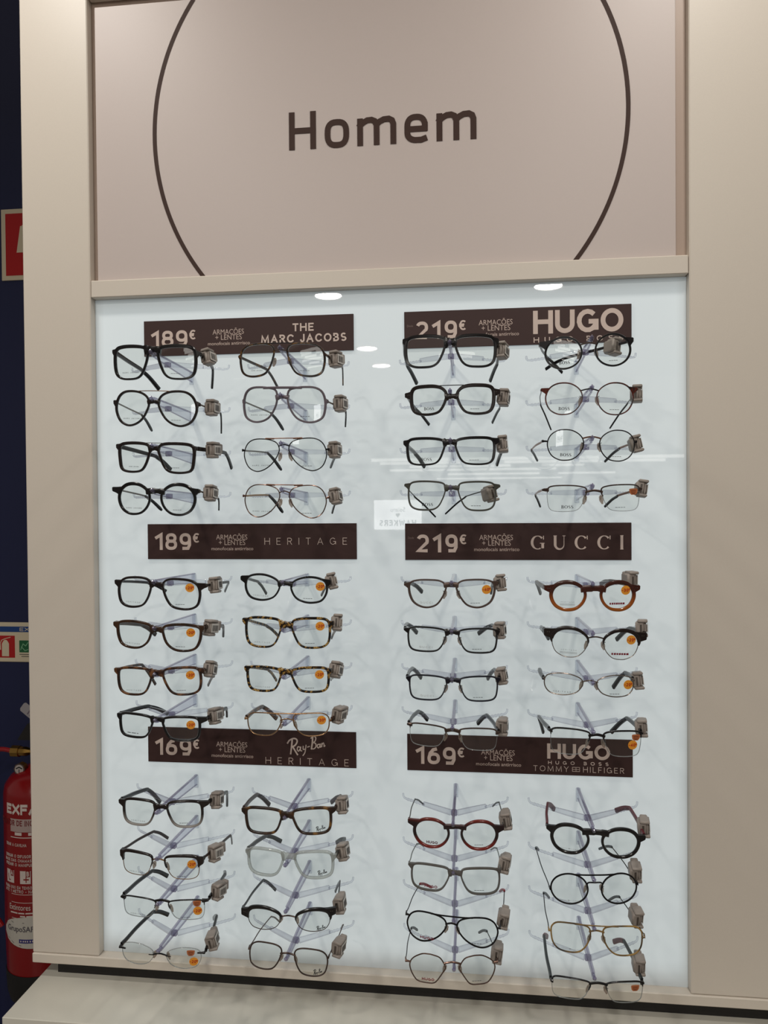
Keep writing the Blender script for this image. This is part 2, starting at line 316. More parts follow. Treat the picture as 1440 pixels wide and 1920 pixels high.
# one row a pair: (column,row), (x,z,roll,yaw,lens w,lens h,lens spacing), hinges, ear and tip of each temple, clip, style ...
GLASSES=[
((1, 1), (-0.4569, 0.2007, 0.0279, -0.0478, 0.0506, 0.0428, 0.0683), ((-0.066, 0.0168), (0.0671, 0.0135)), ((-0.5131, -0.065, 0.2066), (-0.4987, -0.035, 0.1808)), ((-0.3994, -0.065, 0.2069), (-0.4116, -0.035, 0.1815)), (-0.3858, -0.125, 0.2112), 'ac', 'square', (5, 4.5, 3), 0.43, 4.2, 'black', 'black', 'wide', '', 'MARC', '', 'large black square acetate'),
((1, 2), (-0.4564, 0.1354, 0.0391, -0.0657, 0.0528, 0.0456, 0.0679), ((-0.0668, 0.0085), (0.0656, 0.0069)), ((-0.514, -0.065, 0.1369), (-0.5114, -0.035, 0.1149)), ((-0.3875, -0.065, 0.1369), (-0.3972, -0.035, 0.1094)), (-0.3813, -0.125, 0.1379), 'ac', 'aviator_soft', (3.4, 3.4, 3.2), 0.2, 2.6, 'blackbrown', 'gold_black', 'metal', 'gold', 'MARC', '', 'black rounded teardrop with thin gold top bar'),
((1, 3), (-0.4565, 0.0643, 0.0384, -0.0985, 0.0482, 0.0376, 0.0649), ((-0.0645, 0.0159), (0.0623, 0.0146)), ((-0.4917, -0.065, 0.0722), (-0.4812, -0.035, 0.0525)), ((-0.3804, -0.065, 0.076), (-0.3811, -0.035, 0.054)), (-0.3807, -0.125, 0.0763), 'ac', 'deep', (4.5, 4.5, 3.4), 0.36, 3.2, 'blackbrown', 'black', 'wide', 'steel', 'MARCs', '', 'black deep rectangular with thin steel top bar'),
((1, 4), (-0.4555, 0.0046, 0.0285, 0.0363, 0.0449, 0.0397, 0.0639), ((-0.0673, 0.0135), (0.0621, 0.0131)), ((-0.5099, -0.065, 0.0108), (-0.4967, -0.035, -0.0119)), ((-0.3925, -0.065, 0.0056), (-0.4026, -0.035, -0.0118)), (-0.3848, -0.125, 0.0133), 'ac', 'panto', (5, 4, 3.4), 0.3, 3.8, 'black', 'gold_black', 'metal', '', 'MARC', '', 'black round keyhole-bridge'),
((1, 5), (-0.455, -0.1303, 0.0345, -0.0345, 0.0501, 0.0405, 0.0698), ((-0.069, 0.0127), (0.0706, 0.0126)), ((-0.5073, -0.065, -0.1246), (-0.491, -0.035, -0.1412)), ((-0.3777, -0.065, -0.1227), (-0.3942, -0.035, -0.1407)), (-0.3796, -0.125, -0.1209), 'ac', 'roundsq', (3.4, 3.6, 3.2), 0.32, 3, 'blackbrown', 'black', 'thin', '', 'HER', 'C20', 'black angular rounded-square'),
((1, 6), (-0.4556, -0.1927, 0.0544, 0.0103, 0.0512, 0.0351, 0.0698), ((-0.0699, 0.0129), (0.0666, 0.0154)), ((-0.5183, -0.065, -0.1908), (-0.5097, -0.035, -0.2112)), ((-0.3876, -0.065, -0.1908), (-0.3976, -0.035, -0.2112)), (-0.3871, -0.125, -0.1837), 'ac', 'softrect', (4, 4.2, 3.2), 0.3, 4, 'brown', 'brown', 'wide', '', 'HER', 'C20', 'dark brown soft rectangular'),
((1, 7), (-0.4557, -0.2577, -0.0202, 0.0019, 0.0505, 0.0364, 0.0695), ((-0.0683, 0.0153), (0.067, 0.0143)), ((-0.5191, -0.065, -0.2529), (-0.5107, -0.035, -0.2913)), ((-0.4049, -0.065, -0.2683), (-0.4236, -0.035, -0.291)), (-0.3878, -0.125, -0.2446), 'ac', 'square', (3.6, 3.8, 3), 0.34, 4.6, 'tortbrown', 'tortbrown', 'thin', '', 'HER', 'C20', 'brown marbled square'),
((1, 8), (-0.4564, -0.3243, 0.0282, -0.0364, 0.0503, 0.0315, 0.0679), ((-0.0661, 0.0124), (0.0711, 0.0141)), ((-0.5091, -0.065, -0.3177), (-0.4905, -0.035, -0.338)), ((-0.3841, -0.065, -0.3182), (-0.3932, -0.035, -0.3385)), (-0.3818, -0.125, -0.3133), 'ac', 'rect', (3.4, 3.6, 3), 0.39, 3.2, 'black', 'black', 'wide', '', 'HERs', 'C20', 'black wide rectangular'),
((1, 9), (-0.4525, -0.449, 0.013, 0.0238, 0.047, 0.035, 0.0662), ((-0.0668, 0.0129), (0.0679, 0.0154)), ((-0.5129, -0.065, -0.4486), (-0.5057, -0.035, -0.4811)), ((-0.3845, -0.065, -0.4486), (-0.3945, -0.035, -0.4811)), (-0.3806, -0.125, -0.4373), 'ac', 'square', (3.6, 3.6, 3), 0.3, 3, 'blackclear', 'black', 'wide', '', 'HER', '', 'black fading to clear grey rectangular'),
((1, 10), (-0.4572, -0.526, 0.0145, -0.0606, 0.0493, 0.0331, 0.0679), ((-0.0639, 0.0142), (0.0655, 0.013)), ((-0.5029, -0.065, -0.5148), (-0.493, -0.035, -0.5387)), ((-0.3793, -0.065, -0.5159), (-0.3871, -0.035, -0.542)), (-0.3842, -0.125, -0.5158), 'cm', 'square', (4, 3, 0.7), 0.3, 0.9, 'blackbrown', 'dbrown', 'thin', '', 'HER', 'C20', 'dark brown browline with thin gold lower rims'),
((1, 11), (-0.4528, -0.5879, 0.0113, 0.0097, 0.0507, 0.0293, 0.0701), ((-0.0658, 0.011), (0.0665, 0.013)), ((-0.5059, -0.065, -0.5768), (-0.4947, -0.035, -0.5999)), ((-0.3885, -0.065, -0.5767), (-0.4, -0.035, -0.5896)), (-0.3787, -0.125, -0.571), 'hr', 'rect', (1.6, 1.6, 0.5), 0.42, 1.6, 'black', 'black', 'wide', '', 'HERl', 'C20lo,T81,17', 'black half-rim with straight brow'),
((1, 12), (-0.4572, -0.6575, 0.058, 0.0376, 0.0496, 0.0312, 0.0675), ((-0.0651, 0.0037), (0.0646, 0.0075)), ((-0.5052, -0.065, -0.6414), (-0.4945, -0.035, -0.6625)), ((-0.4028, -0.065, -0.6435), (-0.4184, -0.035, -0.6641)), (-0.3898, -0.125, -0.6462), 'rl', 'ovalrect', (0.4, 0.4, 0.4), 0.1, 0.9, 'blackmetal', 'black', 'wide', '', '', 'C20bot,T72,23', 'rimless'),
((2, 1), (-0.2696, 0.1996, 0.03, -0.0591, 0.05, 0.0428, 0.0704), ((-0.0652, 0.0054), (0.0636, 0.0076)), ((-0.3134, -0.065, 0.2019), (-0.3056, -0.035, 0.1796)), ((-0.1972, -0.065, 0.203), (-0.2018, -0.035, 0.1807)), (-0.1973, -0.125, 0.203), 'ac', 'roundsq', (2.6, 2.8, 3), 0.28, 1.0, 'tortdark', 'tortdark', 'thin', 'black', 'MARCs', '', 'dark tortoiseshell soft-square with metal bridge'),
((2, 2), (-0.2679, 0.1367, 0.0381, -0.128, 0.0523, 0.0457, 0.0675), ((-0.0635, 0.0044), (0.0638, 0.0052)), ((-0.308, -0.065, 0.1357), (-0.297, -0.035, 0.1125)), ((-0.1926, -0.065, 0.1361), (-0.1986, -0.035, 0.1159)), (-0.1909, -0.125, 0.1396), 'ac', 'navigator', (3, 3, 2.8), 0.22, 2.4, 'purplegrey', 'gold_black', 'metal', 'ac', 'MARC', '', 'grey-mauve oversized navigator'),
((2, 3), (-0.266, 0.0661, -0.0014, 0.0116, 0.0525, 0.045, 0.0649), ((-0.0631, 0.0073), (0.0632, 0.0066)), ((-0.3139, -0.065, 0.0753), (-0.3007, -0.035, 0.0498)), ((-0.2102, -0.065, 0.0671), (-0.2226, -0.035, 0.0525)), (-0.1999, -0.125, 0.0733), 'me', 'aviator', (0.8, 0.8, 0.8), 0.28, 0.8, 'blackmetal', 'gold_black', 'metal', 'goldends', 'MARC', '', 'thin black metal aviator'),
((2, 4), (-0.2661, 0.0006, 0.024, 0.0462, 0.0514, 0.0453, 0.0638), ((-0.0621, 0.0064), (0.0628, 0.006)), ((-0.3124, -0.065, 0.0105), (-0.2991, -0.035, -0.0166)), ((-0.2108, -0.065, -0.0028), (-0.2207, -0.035, -0.0179)), (-0.1991, -0.125, 0.007), 'me', 'aviator', (0.8, 0.8, 0.8), 0.28, 0.8, 'bronze', 'gold_black', 'metal', 'goldends', 'MARC', '', 'thin bronze metal aviator'),
((2, 5), (-0.2663, -0.1227, 0.0572, 0.0403, 0.0481, 0.0335, 0.0654), ((-0.0666, 0.0105), (0.0635, 0.0119)), ((-0.3312, -0.065, -0.1223), (-0.3268, -0.035, -0.1444)), ((-0.2238, -0.065, -0.1263), (-0.2389, -0.035, -0.1462)), (-0.2058, -0.125, -0.1148), 'ac', 'ovalrect', (3, 3.2, 2.8), 0.22, 2.8, 'black', 'black', 'thin', '', 'HER', 'C20', 'black narrow oval-rectangular'),
((2, 6), (-0.265, -0.1853, 0.0046, -0.0131, 0.0505, 0.0392, 0.0672), ((-0.0664, 0.016), (0.0659, 0.0137)), ((-0.319, -0.065, -0.1896), (-0.3073, -0.035, -0.2118)), ((-0.2118, -0.065, -0.1951), (-0.2235, -0.035, -0.213)), (-0.1986, -0.125, -0.1745), 'ac', 'square', (3.6, 3.4, 2.8), 0.3, 4.4, 'tort', 'tort', 'thin', '', 'HER', 'C20', 'yellow-flecked tortoiseshell square'),
((2, 7), (-0.2658, -0.2514, -0.0133, -0.0564, 0.049, 0.0317, 0.0667), ((-0.0642, 0.0141), (0.0638, 0.012)), ((-0.3167, -0.065, -0.2573), (-0.3119, -0.035, -0.2812)), ((-0.2162, -0.065, -0.2673), (-0.2249, -0.035, -0.278)), (-0.2006, -0.125, -0.2422), 'ac', 'rect', (3.4, 3.6, 3), 0.36, 4, 'tort', 'tort', 'thin', '', 'HER', 'C20', 'yellow-flecked tortoiseshell rectangular'),
((2, 8), (-0.2653, -0.3154, -0.013, 0.0089, 0.05, 0.0324, 0.0673), ((-0.0644, 0.0064), (0.0625, 0.0046)), ((-0.3264, -0.065, -0.3139), (-0.3125, -0.035, -0.3413)), ((-0.1973, -0.065, -0.3139), (-0.2073, -0.035, -0.3413)), (-0.197, -0.125, -0.3069), 'me', 'pilotrect', (0.9, 0.9, 0.9), 0.22, 0.8, 'gold', 'tortbrown', 'wide', 'same', '', 'C30', 'gold wire double-bar rectangular'),
((2, 9), (-0.2665, -0.4529, -0.0245, 0.021, 0.0502, 0.0339, 0.0683), ((-0.0679, 0.0133), (0.0685, 0.0148)), ((-0.3362, -0.065, -0.4504), (-0.3256, -0.035, -0.4782)), ((-0.2059, -0.065, -0.4478), (-0.2259, -0.035, -0.4706)), (-0.1932, -0.125, -0.4371), 'ac', 'rect', (3.8, 4, 3.4), 0.28, 4.4, 'torthav', 'dbrown', 'wide', '', 'RBr', '', 'soft havana brown rectangular'),
((2, 10), (-0.2644, -0.5135, -0.0055, -0.0279, 0.0499, 0.0349, 0.0688), ((-0.0663, 0.0124), (0.0664, 0.0112)), ((-0.3224, -0.065, -0.514), (-0.3075, -0.035, -0.5356)), ((-0.1998, -0.065, -0.5132), (-0.2181, -0.035, -0.5339)), (-0.1932, -0.125, -0.5056), 'ac', 'square', (4, 4.2, 3.8), 0.34, 4, 'clear', 'greydark', 'wide', '', 'RBr', '', 'transparent clear'),
((2, 11), (-0.2667, -0.5945, 0.0309, 0.0811, 0.048, 0.0308, 0.0687), ((-0.0691, 0.009), (0.0669, 0.0157)), ((-0.3277, -0.065, -0.5826), (-0.3168, -0.035, -0.6136)), ((-0.2079, -0.065, -0.5789), (-0.2211, -0.035, -0.611)), (-0.1988, -0.125, -0.5832), 'cm', 'ovalrect', (5, 4, 0.8), 0.2, 0.9, 'black', 'black', 'thin', '', 'RBr', '', 'black browline with grey metal lower rims'),
((2, 12), (-0.2684, -0.6506, 0.0982, 0.0208, 0.0465, 0.0398, 0.0652), ((-0.0599, 0.0041), (0.0585, 0.0078)), ((-0.3161, -0.065, -0.6388), (-0.3111, -0.035, -0.6639)), ((-0.2033, -0.065, -0.6452), (-0.2124, -0.035, -0.669)), (-0.2008, -0.125, -0.6452), 'me', 'roundsq', (1.1, 1.1, 1.1), 0.22, 1.1, 'bronzedark', 'bronzedark', 'wire', '', 'RBr', '', 'bronze wire rounded-square'),
((3, 1), (-0.0323, 0.204, 0.0115, 0.0127, 0.0512, 0.0385, 0.0669), ((-0.066, 0.0156), (0.0659, 0.0142)), ((-0.0995, -0.065, 0.2033), (-0.0872, -0.035, 0.1795)), ((0.0341, -0.065, 0.202), (0.024, -0.035, 0.1805)), (0.0383, -0.125, 0.208), 'ac', 'square', (4.5, 4.4, 3.2), 0.32, 5, 'black', 'black', 'wide', '', '', '', 'black square acetate'),
((3, 2), (-0.0306, 0.1373, 0.0095, -0.0745, 0.0453, 0.0344, 0.0634), ((-0.0663, 0.0083), (0.0652, 0.0104)), ((-0.0878, -0.065, 0.1389), (-0.0688, -0.035, 0.116)), ((0.0374, -0.065, 0.1367), (0.0268, -0.035, 0.1173)), (0.0403, -0.125, 0.1426), 'ac', 'geometric', (5, 5, 3.6), 0.14, 3.3, 'blackbrown', 'black', 'thin', 'black', 'BOSS', '', 'dark brown geometric with thin black top bar'),
((3, 3), (-0.0335, 0.0671, 0.0066, -0.0694, 0.0495, 0.033, 0.0665), ((-0.0658, 0.0128), (0.0666, 0.0143)), ((-0.089, -0.065, 0.0719), (-0.0764, -0.035, 0.052)), ((0.0389, -0.065, 0.0706), (0.0334, -0.035, 0.0538)), (0.0381, -0.125, 0.0776), 'ac', 'rect', (4, 4, 2.6), 0.38, 3.6, 'black', 'black', 'wide', '', 'BOSS', '', 'matt black rectangular'),
((3, 4), (-0.0316, 0.0061, 0.0174, 0.0116, 0.0496, 0.037, 0.067), ((-0.0659, 0.0141), (0.0662, 0.0139)), ((-0.0901, -0.065, 0.007), (-0.06, -0.035, -0.0251)), ((-0.014, -0.065, 0.0057), (-0.045, -0.035, -0.0206)), (0.0212, -0.125, 0.0087), 'ac', 'square', (2.6, 2.4, 2.4), 0.3, 3, 'khaki', 'blackmetal', 'wire', '', 'BOSS', '', 'slim dark khaki with wire temples crossing behind'),
((3, 5), (-0.033, -0.1283, -0.0092, -0.0228, 0.0491, 0.0362, 0.0655), ((-0.0661, 0.0121), (0.0646, 0.0142)), ((-0.093, -0.065, -0.1243), (-0.0818, -0.035, -0.1399)), ((0.0253, -0.065, -0.1244), (0.0233, -0.035, -0.1406)), (0.0341, -0.125, -0.1161), 'ac', 'browpanto', (2.2, 3.4, 2.4), 0.34, 3, 'greybrown', 'blackmetal', 'wide', '', 'GUC', 'C40', 'taupe brown metal'),
((3, 6), (-0.0322, -0.1926, 0.0208, 0.0288, 0.0506, 0.0316, 0.0687), ((-0.0673, 0.0122), (0.0651, 0.0126)), ((-0.1018, -0.065, -0.1845), (-0.0901, -0.035, -0.203)), ((0.0237, -0.065, -0.1851), (0.0043, -0.035, -0.2032)), (0.0331, -0.125, -0.1826), 'ac', 'rect', (2.4, 2.6, 2.2), 0.36, 3, 'black', 'black', 'wide', '', 'GUC', '', 'black flat metal rectangular'),
((3, 7), (-0.0314, -0.2592, 0.0052, 0.0092, 0.0503, 0.0327, 0.0684), ((-0.0656, 0.012), (0.0646, 0.0128)), ((-0.0946, -0.065, -0.2511), (-0.084, -0.035, -0.2725)), ((0.027, -0.065, -0.2509), (0.0174, -0.035, -0.2719)), (0.0351, -0.125, -0.2467), 'ac', 'rect', (2, 2.2, 1.8), 0.36, 2.8, 'navy', 'black', 'wide', '', 'GUC', '', 'dark navy metal rectangular'),
((3, 8), (-0.0327, -0.3273, 0.033, -0.0663, 0.0509, 0.0305, 0.0691), ((-0.0646, 0.0123), (0.0633, 0.0098)), ((-0.0861, -0.065, -0.3157), (-0.0747, -0.035, -0.3368)), ((0.0153, -0.065, -0.319), (0.0021, -0.035, -0.3407)), (0.0358, -0.125, -0.3176), 'hr', 'rect', (1.8, 1.8, 0.5), 0.32, 2.4, 'bronzedark', 'black', 'wide', '', '', '', 'dark bronze half-rim rectangular'),
((3, 9), (-0.03, -0.4617, -0.0077, -0.0303, 0.0451, 0.0357, 0.0651), ((-0.0664, 0.0137), (0.067, 0.0095)), ((-0.0923, -0.065, -0.4484), (-0.0822, -0.035, -0.4682)), ((0.0328, -0.065, -0.4483), (0.0239, -0.035, -0.4675)), (0.0398, -0.125, -0.45), 'ac', 'panto', (4.2, 4.4, 3.8), 0.32, 3, 'darkred', 'greydark', 'wire', '', 'HUGO', '', 'dark red and black rounded'),
((3, 10), (-0.0305, -0.5246, 0.0226, -0.0066, 0.0508, 0.0345, 0.0672), ((-0.066, 0.0144), (0.0629, 0.015)), ((-0.0902, -0.065, -0.5161), (-0.082, -0.035, -0.5337)), ((0.0292, -0.065, -0.5172), (0.0209, -0.035, -0.5343)), (0.0383, -0.125, -0.5116), 'ac', 'square', (2.8, 2.8, 2.6), 0.3, 3.2, 'greyclear', 'greygreen', 'wire', '', 'HUGO', '', 'translucent grey square'),
((3, 11), (-0.0358, -0.5954, 0.0224, -0.0618, 0.0554, 0.042, 0.0691), ((-0.0663, 0.0121), (0.0674, 0.0064)), ((-0.0855, -0.065, -0.5762), (-0.0706, -0.035, -0.5969)), ((0.0401, -0.065, -0.5801), (0.0341, -0.035, -0.5975)), (0.036, -0.125, -0.5901), 'me', 'aviator', (1.2, 1.2, 1.2), 0.22, 1.1, 'blackmetal', 'red', 'tipwire', 'bar', 'HUGO', '', 'black aviator with red temple tips'),
((3, 12), (-0.0351, -0.6503, 0.0045, 0.0618, 0.0491, 0.0416, 0.068), ((-0.0661, 0.0065), (0.064, 0.0092)), ((-0.0995, -0.065, -0.6443), (-0.0929, -0.035, -0.6645)), ((0.0134, -0.065, -0.6423), (0.002, -0.035, -0.663)), (0.0268, -0.125, -0.6403), 'me', 'hex', (0.9, 0.9, 0.9), 0.24, 1.2, 'bronze', 'slate', 'tipwire', '', 'HUGO', '', 'bronze wire hexagonal'),
((4, 1), (0.1526, 0.1984, -0.0447, 0.0502, 0.0449, 0.0393, 0.0652), ((-0.064, 0.0141), (0.0612, 0.0121)), ((0.1057, -0.065, 0.2092), (0.131, -0.035, 0.1903)), ((0.1292, -0.065, 0.2057), (0.1069, -0.035, 0.196)), (0.1906, -0.125, 0.2095), 'ac', 'round', (3, 2.8, 2.6), 0.24, 1.0, 'black', 'blackmetal', 'thin', '', 'BOSS', '', 'black round pair with folded crossing temples'),
((4, 2), (0.1535, 0.135, 0.0273, -0.0278, 0.0469, 0.0404, 0.0663), ((-0.0644, 0.0124), (0.0634, 0.0131)), ((0.0964, -0.065, 0.1398), (0.1143, -0.035, 0.1048)), ((0.2204, -0.065, 0.1391), (0.2002, -0.035, 0.1054)), (0.2205, -0.125, 0.1435), 'ac', 'panto', (2, 2, 1.8), 0.28, 0.9, 'redtort', 'black', 'wire', '', 'BOSS', '', 'slim reddish tortoiseshell round'),
((4, 3), (0.156, 0.0725, 0.0285, 0.0335, 0.0474, 0.0406, 0.0679), ((-0.0653, 0.0047), (0.0616, 0.0058)), ((0.0828, -0.065, 0.0737), (0.0938, -0.035, 0.0589)), ((0.2085, -0.065, 0.0739), (0.1928, -0.035, 0.056)), (0.219, -0.125, 0.0752), 'me', 'panto', (0.8, 0.8, 0.8), 0.24, 1.0, 'blackmetal', 'copper', 'flat', '', 'BOSS', '', 'thin black wire with copper bridge'),
((4, 4), (0.1587, 0.0012, -0.005, 0.0248, 0.0508, 0.0347, 0.0705), ((-0.0675, 0.0121), (0.0647, 0.0117)), ((0.0882, -0.065, 0.0075), (0.0978, -0.035, -0.0104)), ((0.2054, -0.065, 0.005), (0.1925, -0.035, -0.0111)), (0.2261, -0.125, 0.0141), 'hr', 'rect', (1.8, 1.8, 0.5), 0.26, 1.5, 'bronzedark', 'copper', 'flat', '', 'BOSS', 'T84,27', 'dark bronze half-rim'),
((4, 5), (0.1572, -0.1308, -0.0001, 0.0498, 0.0411, 0.0329, 0.0647), ((-0.0644, 0.0105), (0.0637, 0.011)), ((0.0888, -0.065, -0.1206), (0.0974, -0.035, -0.1412)), ((0.1936, -0.065, -0.1187), (0.186, -0.035, -0.1269)), (0.212, -0.125, -0.1111), 'ac', 'panto', (5.5, 5, 4.4), 0.32, 4, 'amber', 'greyflat', 'wide', '', 'HERr', 'C30', 'chunky brown-to-amber round'),
((4, 6), (0.1602, -0.1959, 0.041, 0.0298, 0.0469, 0.0379, 0.0668), ((-0.0686, 0.0148), (0.0686, 0.0152)), ((0.0954, -0.065, -0.1873), (0.1092, -0.035, -0.2095)), ((0.222, -0.065, -0.1873), (0.2088, -0.035, -0.2097)), (0.2265, -0.125, -0.1774), 'cm', 'browround', (5, 4, 0.7), 0.24, 0.9, 'blackbrown', 'black', 'wide', '', 'HERr', 'C20', 'black browline with thin silver lower rims'),
((4, 7), (0.1522, -0.2512, 0.0347, 0.0569, 0.0507, 0.0291, 0.068), ((-0.0615, 0.0051), (0.0611, 0.0082)), ((0.0923, -0.065, -0.2501), (0.0975, -0.035, -0.2602)), ((0.215, -0.065, -0.2522), (0.2037, -0.035, -0.2815)), (0.2218, -0.125, -0.2507), 'me', 'ovalrect', (0.8, 0.8, 0.8), 0.18, 0.8, 'silver', 'blackmetal', 'wide', '', 'HERd', 'C20', 'narrow silver wire oval-rectangular'),
((4, 8), (0.1607, -0.3293, 0.0325, 0.051, 0.0506, 0.0348, 0.0692), ((-0.063, 0.0132), (0.0628, 0.0146)), ((0.0912, -0.065, -0.3193), (0.1006, -0.035, -0.3515)), ((0.2175, -0.065, -0.3183), (0.2006, -0.035, -0.3488)), (0.2254, -0.125, -0.3146), 'hr', 'rect', (2.2, 2, 0.5), 0.3, 1.8, 'black', 'black', 'wide', '', '', 'C40lo,T86,24', 'black half-rim'),
((4, 9), (0.1587, -0.4631, 0.0231, -0.0508, 0.0448, 0.0348, 0.0656), ((-0.0649, 0.012), (0.0663, 0.0083)), ((0.1038, -0.065, -0.4479), (0.1158, -0.035, -0.468)), ((0.2211, -0.065, -0.4498), (0.2072, -0.035, -0.4666)), (0.2282, -0.125, -0.4524), 'ac', 'panto', (4.8, 4.6, 4), 0.38, 3.8, 'black', 'burgundy', 'wide', '', 'TOM', '', 'chunky black rounded with burgundy temple tips'),
((4, 10), (0.1577, -0.528, -0.0134, 0.0872, 0.0476, 0.0415, 0.067), ((-0.06, -0.0025), (0.0608, 0.0034)), ((0.086, -0.065, -0.5145), (0.0925, -0.035, -0.5313)), ((0.1949, -0.065, -0.5075), (0.1823, -0.035, -0.5258)), (0.217, -0.125, -0.5159), 'me', 'round', (1.2, 1.2, 1.2), 0.2, 0.9, 'blackmetal', 'slate', 'tipwire', 'bar', 'TOM', '', 'black wire round with straight top bar'),
((4, 11), (0.1601, -0.5972, -0.022, -0.0519, 0.0514, 0.0407, 0.068), ((-0.0643, 0.0055), (0.0647, 0.0041)), ((0.0969, -0.065, -0.5806), (0.108, -0.035, -0.6035)), ((0.2056, -0.065, -0.5806), (0.196, -0.035, -0.6031)), (0.2182, -0.125, -0.5751), 'me', 'pilotrect', (1.1, 1.1, 1.1), 0.3, 1.0, 'goldblack', 'slate', 'tipwire', 'same', 'TOM', '', 'gold and black pilot double-bar'),
((4, 12), (0.1613, -0.667, 0.0322, 0.0421, 0.0497, 0.0296, 0.071), ((-0.0627, 0.0063), (0.0624, 0.012)), ((0.0974, -0.065, -0.6453), (0.1044, -0.035, -0.6633)), ((0.2125, -0.065, -0.6459), (0.2034, -0.035, -0.6651)), (0.2215, -0.125, -0.6433), 'hr', 'rect', (1.8, 1.6, 0.5), 0.36, 1.6, 'black', 'slatered', 'wide', '', '', 'T79,29', 'black half-rim with curved brow')]
# ---------------------------------------------------------------- lights: recessed ceiling downlights (real lamps)
def downlight(x, y, power, label):
    t = empty('ceiling_downlight', (x, y, EYE+1.2)); tag(t, label, 'ceiling light', 'recessed ceiling downlights above the shop floor')
    g = Geo(True).lathe([(.078,-.002),(.078,-.006),(.095,-.006),(.097,0),(.078,0)], 32); obj('trim_ring', g, mat('lamp_trim', (225,222,215), .4), t)
    d = bpy.data.lights.new('downlight', 'AREA'); d.shape = 'DISK'; d.size = .15; d.energy = power; d.color = (1, .95, .88); d.spread = math.radians(180)
    o = bpy.data.objects.new('lamp', d); COL.objects.link(o); o.parent = t; o.location = (0, 0, -.004)
LAMPS = [(-.84,-.50,6.6,'downlight nearest the display, over its left end'),(.416,-.50,5.6,'downlight nearest the display, over its right end'),
         (-.84,-1.75,12,'left downlight over the camera row'),(.416,-1.75,12,'right downlight over the camera row'),
         (-.84,-3.23,17,'left downlight mirrored under the crossrail at far left'),(.416,-3.21,17,'right downlight mirrored under the crossrail'),
         (-.834,-4.81,14,'downlight mirrored beside the first price sign'),(-.815,-5.59,8,'farthest downlight, mirrored as a short dash')]

# ---------------------------------------------------------------- setting
C_WHITE = (226,216,202)
def speck(name, col, rough, s=900, amt=.04, bump=0.02):
    m = mat(name, col, rough); nt = m.node_tree; b = nt.nodes['Principled BSDF']
    tc = nt.nodes.new('ShaderNodeTexCoord'); n = nt.nodes.new('ShaderNodeTexNoise'); n.inputs['Scale'].default_value = s; n.inputs['Detail'].default_value = 3
    nt.links.new(tc.outputs['Object'], n.inputs['Vector'])
    mx = nt.nodes.new('ShaderNodeMix'); mx.data_type = 'RGBA'; c = lin(col)
    mx.inputs[6].default_value = tuple(v*(1-amt) for v in c[:3])+(1,); mx.inputs[7].default_value = tuple(min(1, v*(1+amt)) for v in c[:3])+(1,)
    nt.links.new(n.outputs['Fac'], mx.inputs[0]); nt.links.new(mx.outputs[2], b.inputs['Base Color'])
    bp = nt.nodes.new('ShaderNodeBump'); bp.inputs['Strength'].default_value = bump; bp.inputs['Distance'].default_value = .001
    nt.links.new(n.outputs['Fac'], bp.inputs['Height']); nt.links.new(bp.outputs[0], b.inputs['Normal'])
    return m
laminate = speck('warm_white_laminate', (206,197,185), .42)
laminate2 = speck('recess_taupe_laminate', (168,148,134), .45)
panelm = speck('header_pinkish_panel', (190,178,173), .46, 500, .02)
counterm = speck('counter_laminate', (204,201,190), .35)
black = mat('black_plinth', (18,15,13), .6)
navy = speck('navy_wall_paint', (10,20,62), .6, 300, .06)
brown = mat('sign_brown', (58,38,36), .55, spec=.3)
inkm = mat('print_brown', (62,44,38), .6, spec=.2)
lett = mat('sign_letter_beige', (202,184,174), .5)

obj('floor', Geo().box((-16,-60,-.05),(16,1.2,0)), speck('floor_vinyl', (150,145,138), .35, 60), loc=(0,0,0))['kind'] = 'structure'
obj('wall_back', Geo().box((-4.5,.90,0),(3.5,1.0,4.2)), navy)['kind'] = 'structure'
obj('ceiling', Geo().box((-3.5,-6.6,2.8),(3.5,.34,2.86)), mat('ceiling_paint', (205,203,198), .8))['kind'] = 'structure'
obj('ceiling', Geo().box((-8,-58,2.8),(12,-19,2.86)), mat('hall_ceiling', (120,120,120), .8))['kind'] = 'structure'
for a in LAMPS: downlight(*a)
STN = {-20.5:'nearest',-22.5:'second nearest',-25:'third nearest',-28:'fourth nearest',-33:'second farthest',-40:'farthest'}
striplamp = mat('strip_lamp', (255,255,255), .5, emit=(255,252,244), es=3.4)
for (y, xs) in ((-20.5,((-2.9,5.8),)),(-22.5,((-2.9,-.2),(.9,5.6))),(-25,((-2.2,1.2),(2.2,3.6))),(-28,((-3.2,3.0),)),(-33,((-1.2,2.8),(3.6,6))),(-40,((-2,4.5),))):
    for (a, b) in xs:
        o = obj('strip_light', Geo().box((a,-.05,-.08),(b,.05,0), .01), striplamp, loc=(0,y,2.794))
        tag(o, f"white hall strip light in the {STN[y]} row, {'left' if a < -1 else 'right'} piece", 'strip light', 'strip lights along the far hall ceiling')

